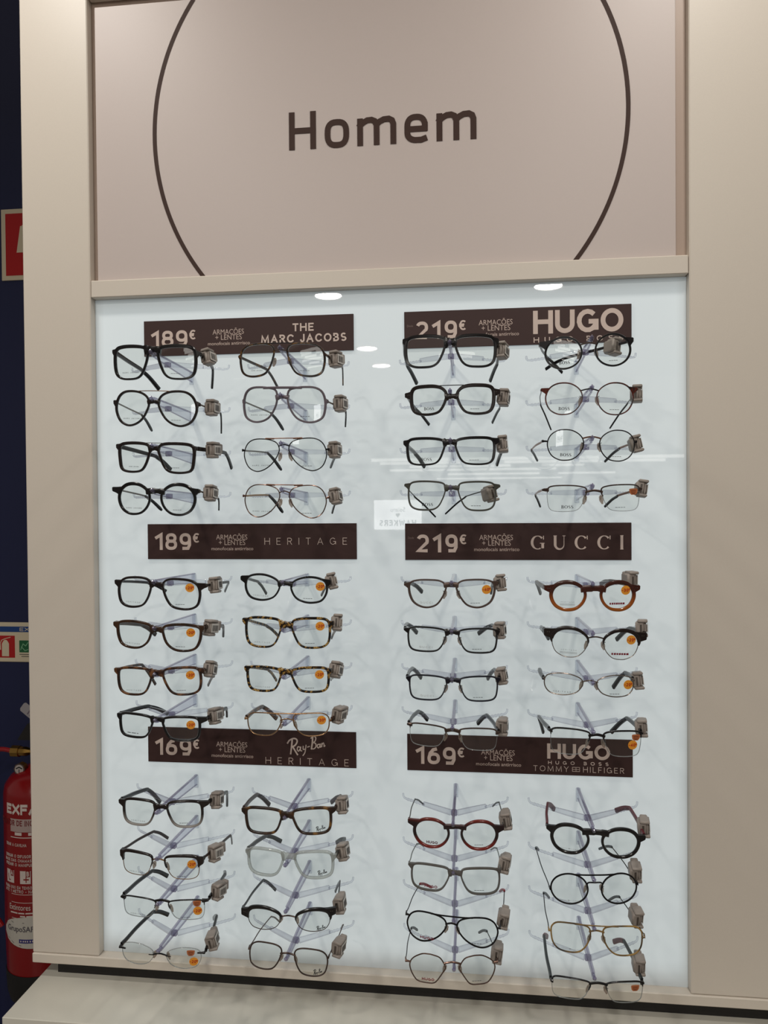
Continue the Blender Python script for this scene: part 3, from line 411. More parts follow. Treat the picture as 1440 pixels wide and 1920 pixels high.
# display unit: everything screwed together is one thing
Z = lambda z: z+EYE
unit = empty('eyewear_display_unit', (-.21, -.016, 0)); tag(unit, 'tall warm white display unit with pinkish header board and backlit panel', 'display unit')
def up(name, a, b, m, ch=.0015):
    o = obj(name, Geo().box(a, b, ch), m, None); o.parent = unit; o.location = (.21, .016, 0); return o
lp = up('side_pillar', (-.7388,-.016,Z(-.749)), (-.622,.30,2.78), laminate)
rp = up('side_pillar', (.3197,-.016,Z(-.749)), (.72,.30,2.78), laminate)
up('bottom_ledge', (-.7388,-.0185,Z(-.7655)), (.72,.30,Z(-.7492)), laminate)
up('cross_rail', (-.6215,-.0155,Z(.3358)), (.3190,.02,Z(.3639)), laminate)
up('header_backing', (-.622,.0,Z(.3639)), (.3197,.20,2.78), laminate2, 0)
up('top_rail', (-.6215,-.0155,Z(.822)), (.3190,-.0005,Z(.90)), laminate)
up('plinth', (-.7035,.0,Z(-.79)), (.68,.28,Z(-.7655)), black, 0)
hp = up('header_board', (-.6140,-.005,Z(.3640)), (.3035,-.0002,Z(.812)), panelm, .0006)
# backlit acrylic panel: a light box that fades a little towards its edges
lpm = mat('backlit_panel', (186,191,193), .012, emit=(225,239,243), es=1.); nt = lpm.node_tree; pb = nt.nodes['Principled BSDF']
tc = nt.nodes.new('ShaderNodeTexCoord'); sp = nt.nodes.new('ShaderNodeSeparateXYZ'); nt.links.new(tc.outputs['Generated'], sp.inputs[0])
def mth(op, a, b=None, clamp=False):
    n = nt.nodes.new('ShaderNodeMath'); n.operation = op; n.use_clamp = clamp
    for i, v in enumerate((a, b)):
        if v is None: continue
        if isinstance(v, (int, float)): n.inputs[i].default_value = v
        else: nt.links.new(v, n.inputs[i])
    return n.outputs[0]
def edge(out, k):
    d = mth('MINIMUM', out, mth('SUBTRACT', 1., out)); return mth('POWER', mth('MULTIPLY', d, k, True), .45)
ex = edge(sp.outputs[0], 60.); ez = edge(sp.outputs[2], 40.); eb = mth('POWER', mth('MULTIPLY', sp.outputs[2], 28., True), .7)   # extra dim band along the lower edge, put into the emission
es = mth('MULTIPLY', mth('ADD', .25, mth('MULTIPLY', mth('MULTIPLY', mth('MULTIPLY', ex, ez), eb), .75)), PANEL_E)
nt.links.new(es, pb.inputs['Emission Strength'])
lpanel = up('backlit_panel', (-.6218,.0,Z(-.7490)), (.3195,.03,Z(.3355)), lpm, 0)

# printed ring and word on the header board
def clip_ring(x0, x1, a0, a1, cx, cz, R, wd):
    g = Geo(); ribbon(g, [(cx+R*math.cos(t), cz+R*math.sin(t)) for t in np.linspace(a0, a1, 60)], wd, -.0052, .0004); return g
cz, cx, R = Z(.596), -.1396, .374
a_lo = math.asin((.3645-.596)/R); a_hi = math.asin((.8115-.596)/R)
for s_, (a0, a1) in enumerate(((a_lo, a_hi), (PI-a_hi, PI-a_lo))):
    o = obj('ring_arc', clip_ring(0, 0, a0, a1, cx, cz, R, .0066), inkm); o.parent = hp; o.matrix_parent_inverse = Matrix.Translation((-.0,0,0))
s = .2705e-3*.842; hx0 = -.2903; hz = Z(.5595)   # letter drawing: photo crop units to metres
def letter(strokes, wd=40):
    g = Geo()
    for P in strokes:
        ribbon(g, [(hx0+(x-60)*s*1.0, hz+z*s*1.0) for x, z in P], wd*s, -.0052, .0006, cap=wd*s*.42)
    o = obj('printed_letter', g, inkm); o.parent = hp
def rr(x0, x1, z0, z1, p=.72): return arc((x0+x1)/2, (z0+z1)/2, (x1-x0)/2, (z1-z0)/2, 90, 450, 32, p)
letter([[(80,18),(80,246)], [(231,18),(231,246)], [(80,132),(231,132)]])
letter([rr(333,465,18,176)])
def mlet(x): letter([[(x,18),(x,172)], [(x,140),(x+22,160),(x+50,174),(x+80,176),(x+102,166),(x+115,140),(x+115,18)], [(x+115,140),(x+135,160),(x+165,174),(x+200,176),(x+222,164),(x+231,140),(x+231,18)]])
mlet(562)
letter([[(890,94),(1010,94)], [(1010,94),(1010,130)]+arc(950,110,60,66,18,180,14,.8)+arc(958,72,68,54,180,262,10,.85)+[(985,18),(1008,26)]])
mlet(1110)

# counter in front, beneath the display
ct = empty('counter_unit', (-.2,-.06,0)); tag(ct, 'pale counter top projecting below the display, shadows of eyewear on it', 'counter')
o = obj('counter_top', Geo().box((-.7285,-.118,Z(-.815)), (.72,.28,Z(-.7902)), .001), counterm); o.parent = ct; o.location = (.2,.06,0)
o = obj('cabinet_body', Geo().box((-.72,-.10,.10), (.71,.28,Z(-.8152))), laminate); o.parent = ct; o.location = (.2,.06,0)
o = obj('toe_kick', Geo().box((-.70,-.06,0), (.69,.27,.0998)), black); o.parent = ct; o.location = (.2,.06,0)
for k in range(3):
    x = -.715+k*.477
    o = obj('cabinet_door', Geo().box((x,-.118,.105), (x+.47,-.1005,Z(-.818)), .001), laminate); o.parent = ct; o.location = (.2,.06,0)
    h = obj('door_handle', Geo().box((x+.19,-.130,.70), (x+.28,-.1185,.712), .002), mat('steel', (150,150,150), .3, 1)); h.parent = o

# ---------------------------------------------------------------- signs and extinguisher on the navy wall
YW = .895
white_s = mat('sign_white', (205,192,165), .5); red_s = mat('sign_red', (170,12,16), .45); blue_s = mat('sign_blue', (18,60,120), .45); green_s = mat('sign_green', (20,90,50), .5)
t = empty('wall_sign', (-1.262,.9,Z(.753))); tag(t, 'square red fire sign with pale border high on the navy wall', 'sign')
obj('plate', Geo().box((-.102,-.004,-.103), (.102,0,.103), .001), white_s, t)
obj('red_field', Geo().box((-.088,-.0046,-.0895), (.088,-.0041,.0895)), red_s, t)
g = Geo(); g.prism([(-.054,-.024),(-.030,-.024),(-.022,.030),(-.030,.052),(-.042,.052)], -.0052, -.0047)
g.prism([(-.018,-.062)]+[(.052,-.062),(.052,.03),(.040,.046),(-.006,.046),(-.018,.03)], -.0052, -.0047)
ribbon(g, [(-.036,.05),(-.02,.064),(.014,.066),(.05,.072)], .006, -.0047, .0005); obj('pictogram', g, white_s, t)
t = empty('wall_sign', (-1.262,.9,Z(-.405))); tag(t, 'pale instruction sign with blue strip above the red extinguisher', 'sign')
W_ = .145
obj('plate', Geo().box((-W_,-.004,-.0575), (W_,0,.0585), .001), white_s, t)
obj('blue_band', Geo().box((-W_,-.0046,.0305), (W_,-.0041,.0465)), blue_s, t)
g = Geo(); stext(g, 'EXTINTOR', -.062, .062, .0335, .0435, .16, .22, -.0046, .0003); obj('sign_text', g, white_s, t)
obj('red_square', Geo().box((-.135,-.0046,-.045), (-.078,-.0041,.0195)), red_s, t)
g = Geo(); g.prism([(-.118,-.041),(-.096,-.041),(-.096,-.004),(-.100,.003),(-.104,.007),(-.110,.007),(-.114,.003),(-.118,-.004)], -.0052, -.0047)
g.prism([(-.128,-.022),(-.121,-.022),(-.122,-.003),(-.124,-.003)], -.0052, -.0047)
ribbon(g, [(-.123,-.003),(-.119,.006),(-.107,.011),(-.091,.015)], .002, -.0047, .0005); obj('pictogram', g, white_s, t)
obj('green_square', Geo().box((-.064,-.0046,-.029), (-.030,-.0041,.006)), green_s, t)
g = Geo(); ribbon(g, [(-.060,-.022),(-.052,-.004),(-.044,-.010),(-.036,.001)], .0022, -.0047, .0004); ribbon(g, [(-.058,-.012),(-.046,-.024),(-.036,-.020)], .0022, -.0047, .0004); obj('pictogram', g, mat('pale_green', (120,170,130), .5), t)
g = Geo()
for z_, a, b in ((-.035,-.064,-.030),(-.041,-.058,-.034)): ribbon(g, [(a,z_),(b,z_)], .0018, -.0041, .0003)
obj('sign_text', g, mat('sign_ink', (40,40,40), .6), t)

fx, fy = -1.206, .795; fz = Z(-1.345)
fe = empty('fire_extinguisher', (fx, fy, fz)); tag(fe, 'red fire extinguisher with white printed instructions hung on the navy wall', 'fire extinguisher')
redp = mat('extinguisher_red', (128,9,13), .22); brass = mat('brass', (168,132,70), .28, 1)
obj('cylinder', Geo(True).lathe([(.0,.0),(.080,.0),(.086,.02),(.090,.06),(.092,.12),(.094,.20),(.094,.555),(.090,.578),(.076,.598),(.052,.614),(.028,.622),(.022,.63),(.0,.63)], 48), redp, fe)
obj('boot', Geo(True).lathe([(.0,-.004),(.084,-.004),(.090,.02),(.0925,.06),(.0925,.078),(.0,.078)], 48), mat('black_rubber', (14,12,12), .6), fe)
obj('valve', Geo(True).lathe([(.0,.625),(.019,.625),(.019,.645),(.024,.648),(.024,.675),(.016,.680),(.016,.70),(.0,.70)], 20), brass, fe)
g = Geo(True); g.sweep([(-.082,0,.655),(-.060,0,.655),(-.058,0,.655),(-.040,0,.655),(-.03,0,.655),(0,0,.655)], [.016,.016,.013,.013,.009,.009], [.016,.016,.013,.013,.009,.009], sec=SECR); obj('hose_coupling', g, brass, fe)
g = Geo(True); P = spline([(-.081,0,.655),(-.13,0,.655),(-.19,.0,.60),(-.20,.0,.45),(-.17,0,.25),(-.12,0,.16)], 8, False); g.sweep(P, .0065, .0065, sec=SECR); obj('hose', g, mat('red_hose', (140,20,25), .4), fe)
g = Geo(True); g.sweep([(-.035,-.028,.62),(-.035,-.044,.62)], .0165, .0165, ref=(0,0,1), sec=SECR*1); gg = obj('pressure_gauge', g, mat('gauge_metal', (120,105,100), .3, 1), fe)
g = Geo(); g.prism([(-.035+.0125*math.cos(a), .62+.0125*math.sin(a)) for a in np.linspace(0, 2*PI, 21)[:-1]], -.0448, -.0441); obj('gauge_face', g, mat('gauge_face', (170,160,155), .4), gg)
g = Geo(); ribbon(g, [(-.035-.009, .622),(-.035,.626),(-.035+.009,.622)], .003, -.0449, .0004); ribbon(g, [(-.035,.620),(-.035,.611)], .002, -.0449, .0004); obj('gauge_needle', g, black, gg)
g = Geo(); g.prism([(-.06,.69),(.05,.69),(.07,.705),(.07,.72),(-.01,.745),(-.03,.735)], -.012, .012); obj('squeeze_handle', g, black, fe)
g = Geo(); g.prism([(-.014,-.026),(.014,-.026),(.014,.022),(.009,.026),(-.009,.026),(-.014,.022)], -.0005, .0005)
o = obj('hang_tag', g, mat('tag_paper', (150,145,148), .6), fe, (-.012,-.03,.775), (0, math.radians(-52), 0))
g = Geo(); [ribbon(g, [(-.009,z_),(.009,z_)], .0035, -.0006, .0002) for z_ in (-.016,-.008,.0)]; g2 = obj('tag_print', g, mat('tag_ink', (105,95,105), .7), o)
# curved label print wrapped round the cylinder
def wrap(g):
    g.v = [((.0945-y)*math.sin((x*.8+.033)/.0945), -(.0945-y)*math.cos((x*.8+.033)/.0945), z*1.155-.0175) for x, y, z in g.v]; return g
lw = mat('label_print_white', (205,192,185), .5)
def wbox(x0, x1, z0, z1, y=0., n=14):
    g = Geo(); xs = np.linspace(x0, x1, n)
    v = [(x, y-.0002, z) for z in (z0, z1) for x in xs]; g.add(v, [(i, i+1, n+i+1, n+i) for i in range(n-1)]); return g
def lab(name, g, m): return obj(name, wrap(g), m, fe)
g = Geo(); serif_ = None; stext(g, 'EXFAIR', -.104, .058, .462, .486, .26, .12, 0, .0003); lab('label_text', g, lw)
g = wbox(-.085,.085,.422,.452); lab('label_band', g, mat('band_grey', (170,150,145), .5))
g = Geo(); stext(g, 'EXTINTOR DE INCENDIO', -.150, .050, .436, .449, .17, .22, -.0003, .0003); lab('label_text', g, mat('label_ink_red', (110,20,25), .5))
g = wbox(-.066,-.040,.414,.421, -.0002); lab('label_patch', g, lw); g = wbox(-.018,.018,.414,.421, -.0002); lab('label_patch', g, lw)
g = wbox(-.085,.085,.408,.410); lab('label_rule', g, lw)
g = Geo(); stext(g, 'TIRAR A CAVILHA', -.110, -.0245, .388, .395, .15, .25, 0, .0003); lab('label_text', g, lw)
g = Geo(); stext(g, 'DIRIGIR O DIFUSOR A', -.112, .002, .362, .369, .16, .25, 0, .0003); stext(g, 'BASE DAS CHAMAS E', -.116, .002, .352, .359, .16, .25, 0, .0003); stext(g, 'PREMIR O MANIPULO', -.112, .004, .342, .349, .16, .25, 0, .0003); lab('label_text', g, lw)
for x0 in (-.108,-.048):
    g = wbox(x0, x0+.036, .302, .332); lab('label_patch', g, lw)
    g = wbox(x0+.020, x0+.034, .318, .333, -.0004, 5); lab('letter_patch', g, redp)
g = Geo(); stext(g, 'A', -.0860, -.0765, .320, .331, .2, .2, -.0007, .0003); lab('label_letter', g, lw)
g = Geo(); stext(g, 'B', -.0250, -.0170, .320, .331, .2, .2, -.0007, .0003); lab('label_letter', g, lw)
g = Geo(); ribbon(g, [(-.036,.312),(-.018,.312)], .003, -.0003, .0003); ribbon(g, [(-.027,.305),(-.027,.319)], .003, -.0003, .0003); ribbon(g, [(-.100,.322),(-.096,.308),(-.088,.308)], .002, -.0003, .0003); lab('label_symbol', g, redp)
g = Geo(); stext(g, 'PARA USO EM TENSOES', -.118, .004, .289, .296, .15, .25, 0, .0003); stext(g, 'ATE 1 METRO - NAO', -.118, .006, .280, .287, .15, .25, 0, .0003); lab('label_text', g, lw)
for z_ in (.257, .276, .22): lab('label_rule', wbox(-.085,.085,z_,z_+.0012), lw)
g = Geo(); btext(g, 'Extintores Lda', -.095, .02, .240, .253, 0, .0003); lab('label_text', g, lw)
g = Geo(); [ribbon(g, [(a, z_), (b, z_)], .003, 0, .0003) for a, b, z_ in ((-.09,-.06,.233),(-.057,-.035,.233),(-.031,.0,.233),(-.05,-.032,.226),(-.028,-.005,.226))]; lab('label_lines', g, lw)
n_ = 22; g = Geo(); P = [(.075*math.cos(a)+.0, .188+.030*math.copysign(abs(math.sin(a))**.8, math.sin(a))) for a in np.linspace(0, 2*PI, n_+1)[:-1]]
xs = np.linspace(-.125, .105, 15); zz = [.034*math.sqrt(max(0, 1-((x+.01)/.1155)**2))+.003 for x in xs]
g.add([(x, -.0004, .188-z_) for x, z_ in zip(xs, zz)]+[(x, -.0004, .188+z_) for x, z_ in zip(xs, zz)], [(i, i+1, 16+i, 15+i) for i in range(14)]); lab('oval_sticker', g, mat('sticker_white', (190,185,175), .5))
g = Geo(); btext(g, 'GrupoSAFE', -.105, .008, .186, .203, -.0006, .0003, .012); ribbon(g, [(-.105,.215),(-.08,.210),(-.04,.211),(.0,.209)], .0012, -.0005, .0002); ribbon(g, [(-.105,.172),(-.08,.163),(-.05,.158),(0,.156)], .0012, -.0005, .0002); lab('sticker_text', g, mat('grey_ink', (85,80,85), .5))
g = wbox(-.055,.030,.164,.173,-.0006); lab('phone_patch', g, mat('patch_blue', (40,40,110), .5))
g = Geo(); [ribbon(g, [(a,.1685),(a+.004,.1685)], .0035, -.0009, .0002) for a in (-.050,-.041,-.034,-.027,-.018,-.010)]; lab('phone_digits', g, lw)

# ---------------------------------------------------------------- things behind the camera that the panel mirrors
gd = empty('shop_gondola', (-.62,-5.15,0)); tag(gd, 'white shelving gondola behind the camera, carrying the mirrored light sign', 'shelf')
obj('carcass', Geo().box((-.5,-.10,0), (.5,.10,1.74), .004), mat('gondola_white', (150,145,140), .5), gd)
for z_ in (.35,.75,1.15): obj('shelf', Geo().box((-.48,.1005,z_), (.48,.30,z_+.02), .002), mat('gondola_shelf', (165,160,155), .5), gd)
ls = empty('illuminated_sign', (-.624,-5.0495,Z(-.113))); tag(ls, 'small white backlit sign with grey lettering, seen mirrored by the centre price sign', 'sign')
obj('light_face', Geo().box((-.194,0,-.12), (.194,.012,.12), .002), mat('sign_light', (255,255,255), .5, emit=(255,255,255), es=6), ls)
g = Geo(); btext(g, 'Solaris', -.06, .06, .025, .062, 0, .001); stext(g, 'HAWKERS', -.15, .15, -.09, -.042, .2, .3, 0, .001)
g.prism([(0,-.022),(.018,0),(.014,.012),(.005,.012),(0,.006),(-.005,.012),(-.014,.012),(-.018,0)], -.001, 0)
g.v = [(-x, .0125-y, z) for x, y, z in g.v]; obj('sign_lettering', g, mat('lettering_grey', (60,60,60), .6), ls)

# ---------------------------------------------------------------- price signs
def sign(k, x0, zt, w_, h_, label):
    t = empty('price_sign', (x0+w_/2, -.0005, Z(zt-h_))); tag(t, label, 'sign', 'dark brown price signs on the backlit panel')
    U = lambda a: (a-.5)*w_; V = lambda b: h_*(1-b)
    obj('plate', Geo().box((-w_/2,-.0025,0), (w_/2,0,h_), .0003), brown, t)
    y = -.0026
    def S_(name, fn, m=lett):
        g = Geo(); fn(g); obj(name, g, m, t)
    price = {1:'189',2:'219',3:'189',4:'219',5:'169',6:'169'}[k]; right = k % 2 == 0
    pa, pb_ = (.053,.238) if right else (.037,.213)
    if k == 6: pa, pb_ = .040, .220
    v0, v1 = {1:(.29,.75),2:(.28,.76),3:(.26,.735),4:(.30,.79),5:(.32,.79),6:(.33,.81)}[k]
    S_('price_digits', lambda g: stext(g, price, U(pa), U(pb_), V(v1), V(v0), .185, .17 if price != '219' else .24, y))
    S_('euro_mark', lambda g: stext(g, '€', U(pb_+.008), U(pb_+.042), V(v0+.27), V(v0), .17, .2, y))
    if right and k != 6: S_('small_print', lambda g: btext(g, 'Desde', U(.013), U(.040), V(.42), V(.36), y), mat('faint_print', (120,98,92), .5))
    a, b = .335, .485; dv = {1:.0,2:-.01,3:.0,4:0.01,5:.06,6:.06}[k]
    thin = mat('thin_letter', (186,166,156), .5)
    S_('offer_text', lambda g: (btext(g, 'ARMAÇÕES', U(a), U(b), V(.48+dv), V(.27+dv), y), btext(g, '+ LENTES', U(a+.013), U(b-.010), V(.60+dv), V(.455+dv), y), btext(g, 'monofocais antirrisco', U(.312), U(.513), V(.745+dv), V(.650+dv), y, off=.008)), thin)
    if k == 1: S_('maker_text', lambda g: (stext(g, 'THE', U(.716), U(.815), V(.43), V(.21), .19, .22, y), stext(g, 'MARC JACOBS', U(.567), U(.967), V(.74), V(.51), .19, .25, y)))
    if k == 2: S_('maker_text', lambda g: (stext(g, 'HUGO', U(.575), U(.965), V(.72), V(.10), .20, .10, y), stext(g, 'HUGO BOSS', U(.577), U(.965), V(.95), V(.81), .17, .95, y)))
    if k == 3: S_('maker_text', lambda g: stext(g, 'HERITAGE', U(.567), U(.955), V(.59), V(.40), .075, 1.05, y))
    if k == 4: S_('maker_text', lambda g: serif(g, 'GUCCI', U(.563), U(.965), V(.71), V(.34), y, .0003, .19, .62))
    if k == 5:
        S_('maker_text', lambda g: rayban(g, U(.677), U(.855), V(.70), V(.15), .0016, y)); S_('maker_text', lambda g: stext(g, 'HERITAGE', U(.572), U(.965), V(.95), V(.76), .075, 1.05, y))
    if k == 6:
        S_('maker_text', lambda g: (stext(g, 'HUGO', U(.628), U(.902), V(.56), V(.15), .21, .12, y), stext(g, 'HUGO BOSS', U(.632), U(.895), V(.71), V(.62), .17, 1.0, y)))
        S_('maker_text', lambda g: (stext(g, 'TOMMY', U(.567), U(.722), V(.905), V(.755), .09, .42, y), stext(g, 'HILFIGER', U(.785), U(.962), V(.905), V(.755), .09, .42, y),
             [ribbon(g, P, .0006, y, .0003) for P in ([(U(.738),V(.885)),(U(.770),V(.885))], [(U(.738),V(.775)),(U(.770),V(.775))], [(U(.738),V(.885)),(U(.738),V(.775))], [(U(.770),V(.885)),(U(.770),V(.775))], [(U(.738),V(.83)),(U(.770),V(.83))], [(U(.754),V(.885)),(U(.754),V(.775))])]))
    return t
for k, (x0, zt, w_, lab_) in enumerate(((-.537,.2974,.3475,'brown 189 euro sign, topmost on the left, two-line brand name'),(-.1088,.2972,.3473,'brown 219 euro sign, topmost on the right, large bold capitals'),
        (-.5349,-.035,.3475,'brown 189 euro sign, middle left, thin spaced capitals'),(-.1100,-.036,.3473,'brown 219 euro sign, middle right, serif capitals'),
        (-.5386,-.3696,.3475,'brown 169 euro sign, lower left, handwritten script above thin capitals'),(-.1092,-.3698,.3473,'brown 169 euro sign, lower right, three stacked brand lines'))):
    sign(k+1, x0, zt, w_, .0576, lab_)

# ---------------------------------------------------------------- clear peg holders
clearp = clear_mat('clear_acrylic', (249,250,252), (196,195,204), 1.42, .04, 1., .03, (196,194,210))
clearb = clear_mat('clear_acrylic_edge', (236,235,241), (196,193,205), 1.42, .05, 1., .17, (160,155,176))
webm = clear_mat('clear_web', (250,251,253), (224,224,234), 1.35, .04, 1., .02, (206,206,220))
hubm = clear_mat('lavender_joint', (216,214,225), (176,172,190), 1.45, .1, 1., .28, (150,144,174))
def peg_meshes():
    g = Geo(True)   # blade tapering towards the front, its top rising slightly
    n = 9; ys = np.linspace(0, -.158, n); v = []
    for y in ys:
        k = -y/.158; top = .004+.0052*k; hh = (.0155-.0085*k)
        for (sx, sz) in ((-1,-.6),(-1,.6),(-.6,1),(.6,1),(1,.6),(1,-.6),(.6,-1),(-.6,-1)): v.append((sx*.0012, y, top-hh/2+sz*hh/2))
    v = v; f = []
    for i in range(n-1): f += [(i*8+a, i*8+(a+1)%8, (i+1)*8+(a+1)%8, (i+1)*8+a) for a in range(8)]
    f += [tuple(range(8)), tuple((n-1)*8+a for a in range(7,-1,-1))]; g.add(v, f); blade = g.mesh('peg_blade')
    g = Geo(True); g.sweep([(0,0,.0042),(0,-.05,.0058),(0,-.10,.0074),(0,-.152,.0090)], .0022, .0012, ref=(0,0,1)); g.sweep([(0,0,-.0115),(0,-.05,-.0072),(0,-.10,-.0030),(0,-.152,.0020)], .0015, .0007, ref=(0,0,1))
    rails = g.mesh('edge_rail')
    tip = Geo(True).sweep([(0,-.150,.0052),(0,-.158,.0056),(0,-.1615,.0066),(0,-.1630,.0086),(0,-.1630,.0105)], [.0028,.0028,.0028,.0026,.0018], [.0026,.0026,.0026,.0022,.0014], ref=(0,0,1), sec=SECR).mesh('peg_tip')
    back = Geo(True).box((-.0035,-.0022,-.016), (.0035,-.0002,.005), .0006).mesh('wall_plate')
    hub = Geo(True).box((-.0044,-.1035,-.0050), (.0044,-.0965,.0032), .0012).mesh('joint')
    arms = []
    for sd in (-1, 1):
        g = Geo(True); P = [(sd*.005,-.100,-.0008),(sd*.030,-.0835,-.0006),(sd*.046,-.073,-.0004)]
        g.sweep(P, [.0028,.0026,.0024], [.0040,.0036,.0030], ref=(0,0,1)); inner = g.mesh('arm_sleeve')
        g = Geo(True); P = []; B = []
        for i in range(13):
            k = i/12; P.append((sd*(.045+.028*k), -.0735+.020*k, -.0016)); B.append(.0014+(.0007 if i % 2 else 0))
        P += [(sd*.0765,-.0512,-.0010),(sd*.0785,-.0498,.0015),(sd*.0790,-.0495,.0055)]; B += [.0013,.0013,.0013]
        g.sweep(P, [.0014]*16, B, ref=(0,0,1)); outer = g.mesh('arm_rail')
        arms.append((inner, outer))
    return blade, tip, back, hub, arms, rails
PM = peg_meshes()
COLX = {1:-.4575, 2:-.2690, 3:-.0328, 4:.1560}
ROWZ = [.208,.142,.0746,.0105,-.1205,-.187,-.2532,-.3192,-.452,-.519,-.585,-.6525]
SEC = lambda c, r_: ('upper' if r_ <= 4 else 'middle' if r_ <= 8 else 'lower')+(' left' if c < 3 else ' right')+' section'
ORD = ('top','second','third','bottom')
WHERE = lambda c, r_: f"{ORD[(r_-1)%4]} in {'left' if c % 2 else 'right'} column, {SEC(c, r_)}"
def peg(c, r_):
    t = empty('eyewear_peg', (COLX[c], -.0002, Z(ROWZ[r_-1])))
    tag(t, f"clear acrylic peg with two swept-back arms, {WHERE(c, r_)}", 'display peg', 'clear pegs on the backlit panel')
    bl = obj('blade', PM[0], webm, t); obj('edge_rail', PM[5], clearb, bl); obj('tip', PM[1], hubm, t); obj('wall_plate', PM[2], clearp, t); obj('joint', PM[3], hubm, t)
    for a, b in PM[4]:
        o = obj('arm', a, clearp, t); obj('notched_rail', b, clearp, o)
for c in (1,2,3,4):
    for r_ in range(1, 13): peg(c, r_)

# ---------------------------------------------------------------- eyewear
K = 1.9
SHP = {  # lens outlines: x temporal, z up, in a unit box; clockwise from nasal top
 'square': [(-.97,.60),(-.90,.83),(-.62,.95),(0,1),(.58,.97),(.90,.84),(1,.47),(.995,-.25),(.88,-.74),(.58,-.96),(.1,-1),(-.34,-.94),(-.62,-.68),(-.83,-.14),(-.94,.30)],
 'deep': [(-1,.60),(-.88,.88),(-.44,.99),(.36,.99),(.88,.88),(1,.57),(.97,-.15),(.87,-.78),(.57,-.97),(0,-1),(-.44,-.88),(-.70,-.48),(-.89,.11)],
 'rect': [(-.99,.55),(-.91,.82),(-.49,.96),(.06,1),(.66,.97),(.93,.83),(1,.47),(.98,-.23),(.89,-.74),(.64,-.96),(.06,-1),(-.46,-.90),(-.71,-.58),(-.88,-.02)],
 'softrect': [(-.96,.70),(-.62,.92),(0,1),(.58,.94),(.93,.79),(1,.46),(.93,-.25),(.72,-.80),(.26,-.99),(-.30,-.93),(-.70,-.54),(-.90,.04)],
 'roundsq': [(-.98,.60),(-.84,.87),(-.49,.99),(.07,.98),(.57,.88),(.88,.62),(1,.22),(.99,-.28),(.86,-.76),(.50,-.98),(-.04,-.98),(-.48,-.81),(-.75,-.38),(-.92,.16)],
 'round': [(-.71,.71),(-.38,.925),(0,1),(.38,.925),(.71,.71),(.925,.38),(1,0),(.925,-.38),(.71,-.71),(.38,-.925),(0,-1),(-.38,-.925),(-.71,-.71),(-.925,-.38),(-1,0),(-.925,.38)],
 'panto': [(-.76,.66),(-.40,.92),(0,1),(.45,.93),(.80,.66),(.98,.22),(.95,-.25),(.74,-.70),(.38,-.95),(0,-1),(-.42,-.90),(-.76,-.56),(-.95,-.1),(-.95,.32)],
 'aviator': [(-.86,.70),(-.50,.92),(0,1),(.48,.95),(.82,.68),(1,.18),(.97,-.28),(.76,-.76),(.36,-1),(-.05,-.92),(-.46,-.62),(-.76,-.22),(-.96,.28)],
 'aviator_soft': [(-.84,.68),(-.48,.92),(0,1),(.48,.95),(.82,.68),(1,.18),(.97,-.28),(.74,-.76),(.32,-1),(-.10,-.95),(-.50,-.68),(-.78,-.25),(-.96,.28)],
 'navigator': [(-.90,.78),(-.50,.95),(0,1),(.50,.96),(.84,.72),(.99,.2),(.97,-.35),(.84,-.76),(.45,-.99),(0,-.99),(-.42,-.80),(-.72,-.40),(-.92,.15)],
 'geometric': [(-.99,.47),(-.78,.82),(-.43,.97),(.1,1),(.76,.93),(.97,.67),(1,.13),(.93,-.53),(.70,-.90),(.08,-1),(-.48,-.87),(-.74,-.53),(-.93,0)],
 'pilotrect': [(-.99,.48),(-.90,.84),(-.56,.98),(0,1),(.65,.94),(.93,.67),(1,.28),(.93,-.44),(.65,-.88),(.11,-1),(-.38,-.90),(-.72,-.51),(-.92,.02)],
 'ovalrect': [(-.84,.60),(-.45,.88),(0,1),(.5,.94),(.88,.70),(1,.2),(.94,-.38),(.70,-.84),(.25,-1),(-.20,-.96),(-.62,-.72),(-.86,-.3),(-.97,.2)],
 'hex': [(-.70,.78),(-.30,.96),(.0,1),(.35,.95),(.80,.62),(1,.20),(.94,-.30),(.70,-.80),(.45,-.97),(0,-1),(-.28,-.98),(-.50,-.80),(-.88,-.10),(-.97,.2)],
 'browpanto': [(-.98,.62),(-.70,.93),(-.13,1),(.48,.97),(.88,.82),(1,.5),(.95,-.13),(.76,-.65),(.38,-.95),(-.03,-1),(-.46,-.79),(-.76,-.28),(-.94,.22)],
 'browround': [(-.80,.60),(-.42,.90),(0,1),(.45,.94),(.82,.68),(1,.24),(.96,-.22),(.76,-.68),(.36,-.95),(0,-1),(-.42,-.90),(-.76,-.52),(-.95,-.05),(-.95,.3)],
}
lensm = clear_mat('demo_lens', (251,252,251), (236,239,240), 1.55, .01)
nylon = clear_mat('lens_edge', (205,210,212), (120,122,126), 1.5, .1, 1., .2, (225,225,222))
tort = [(.30,(16,11,9)),(.50,(24,16,10)),(.56,(120,86,34)),(.62,(178,144,78)),(.70,(40,26,12))]
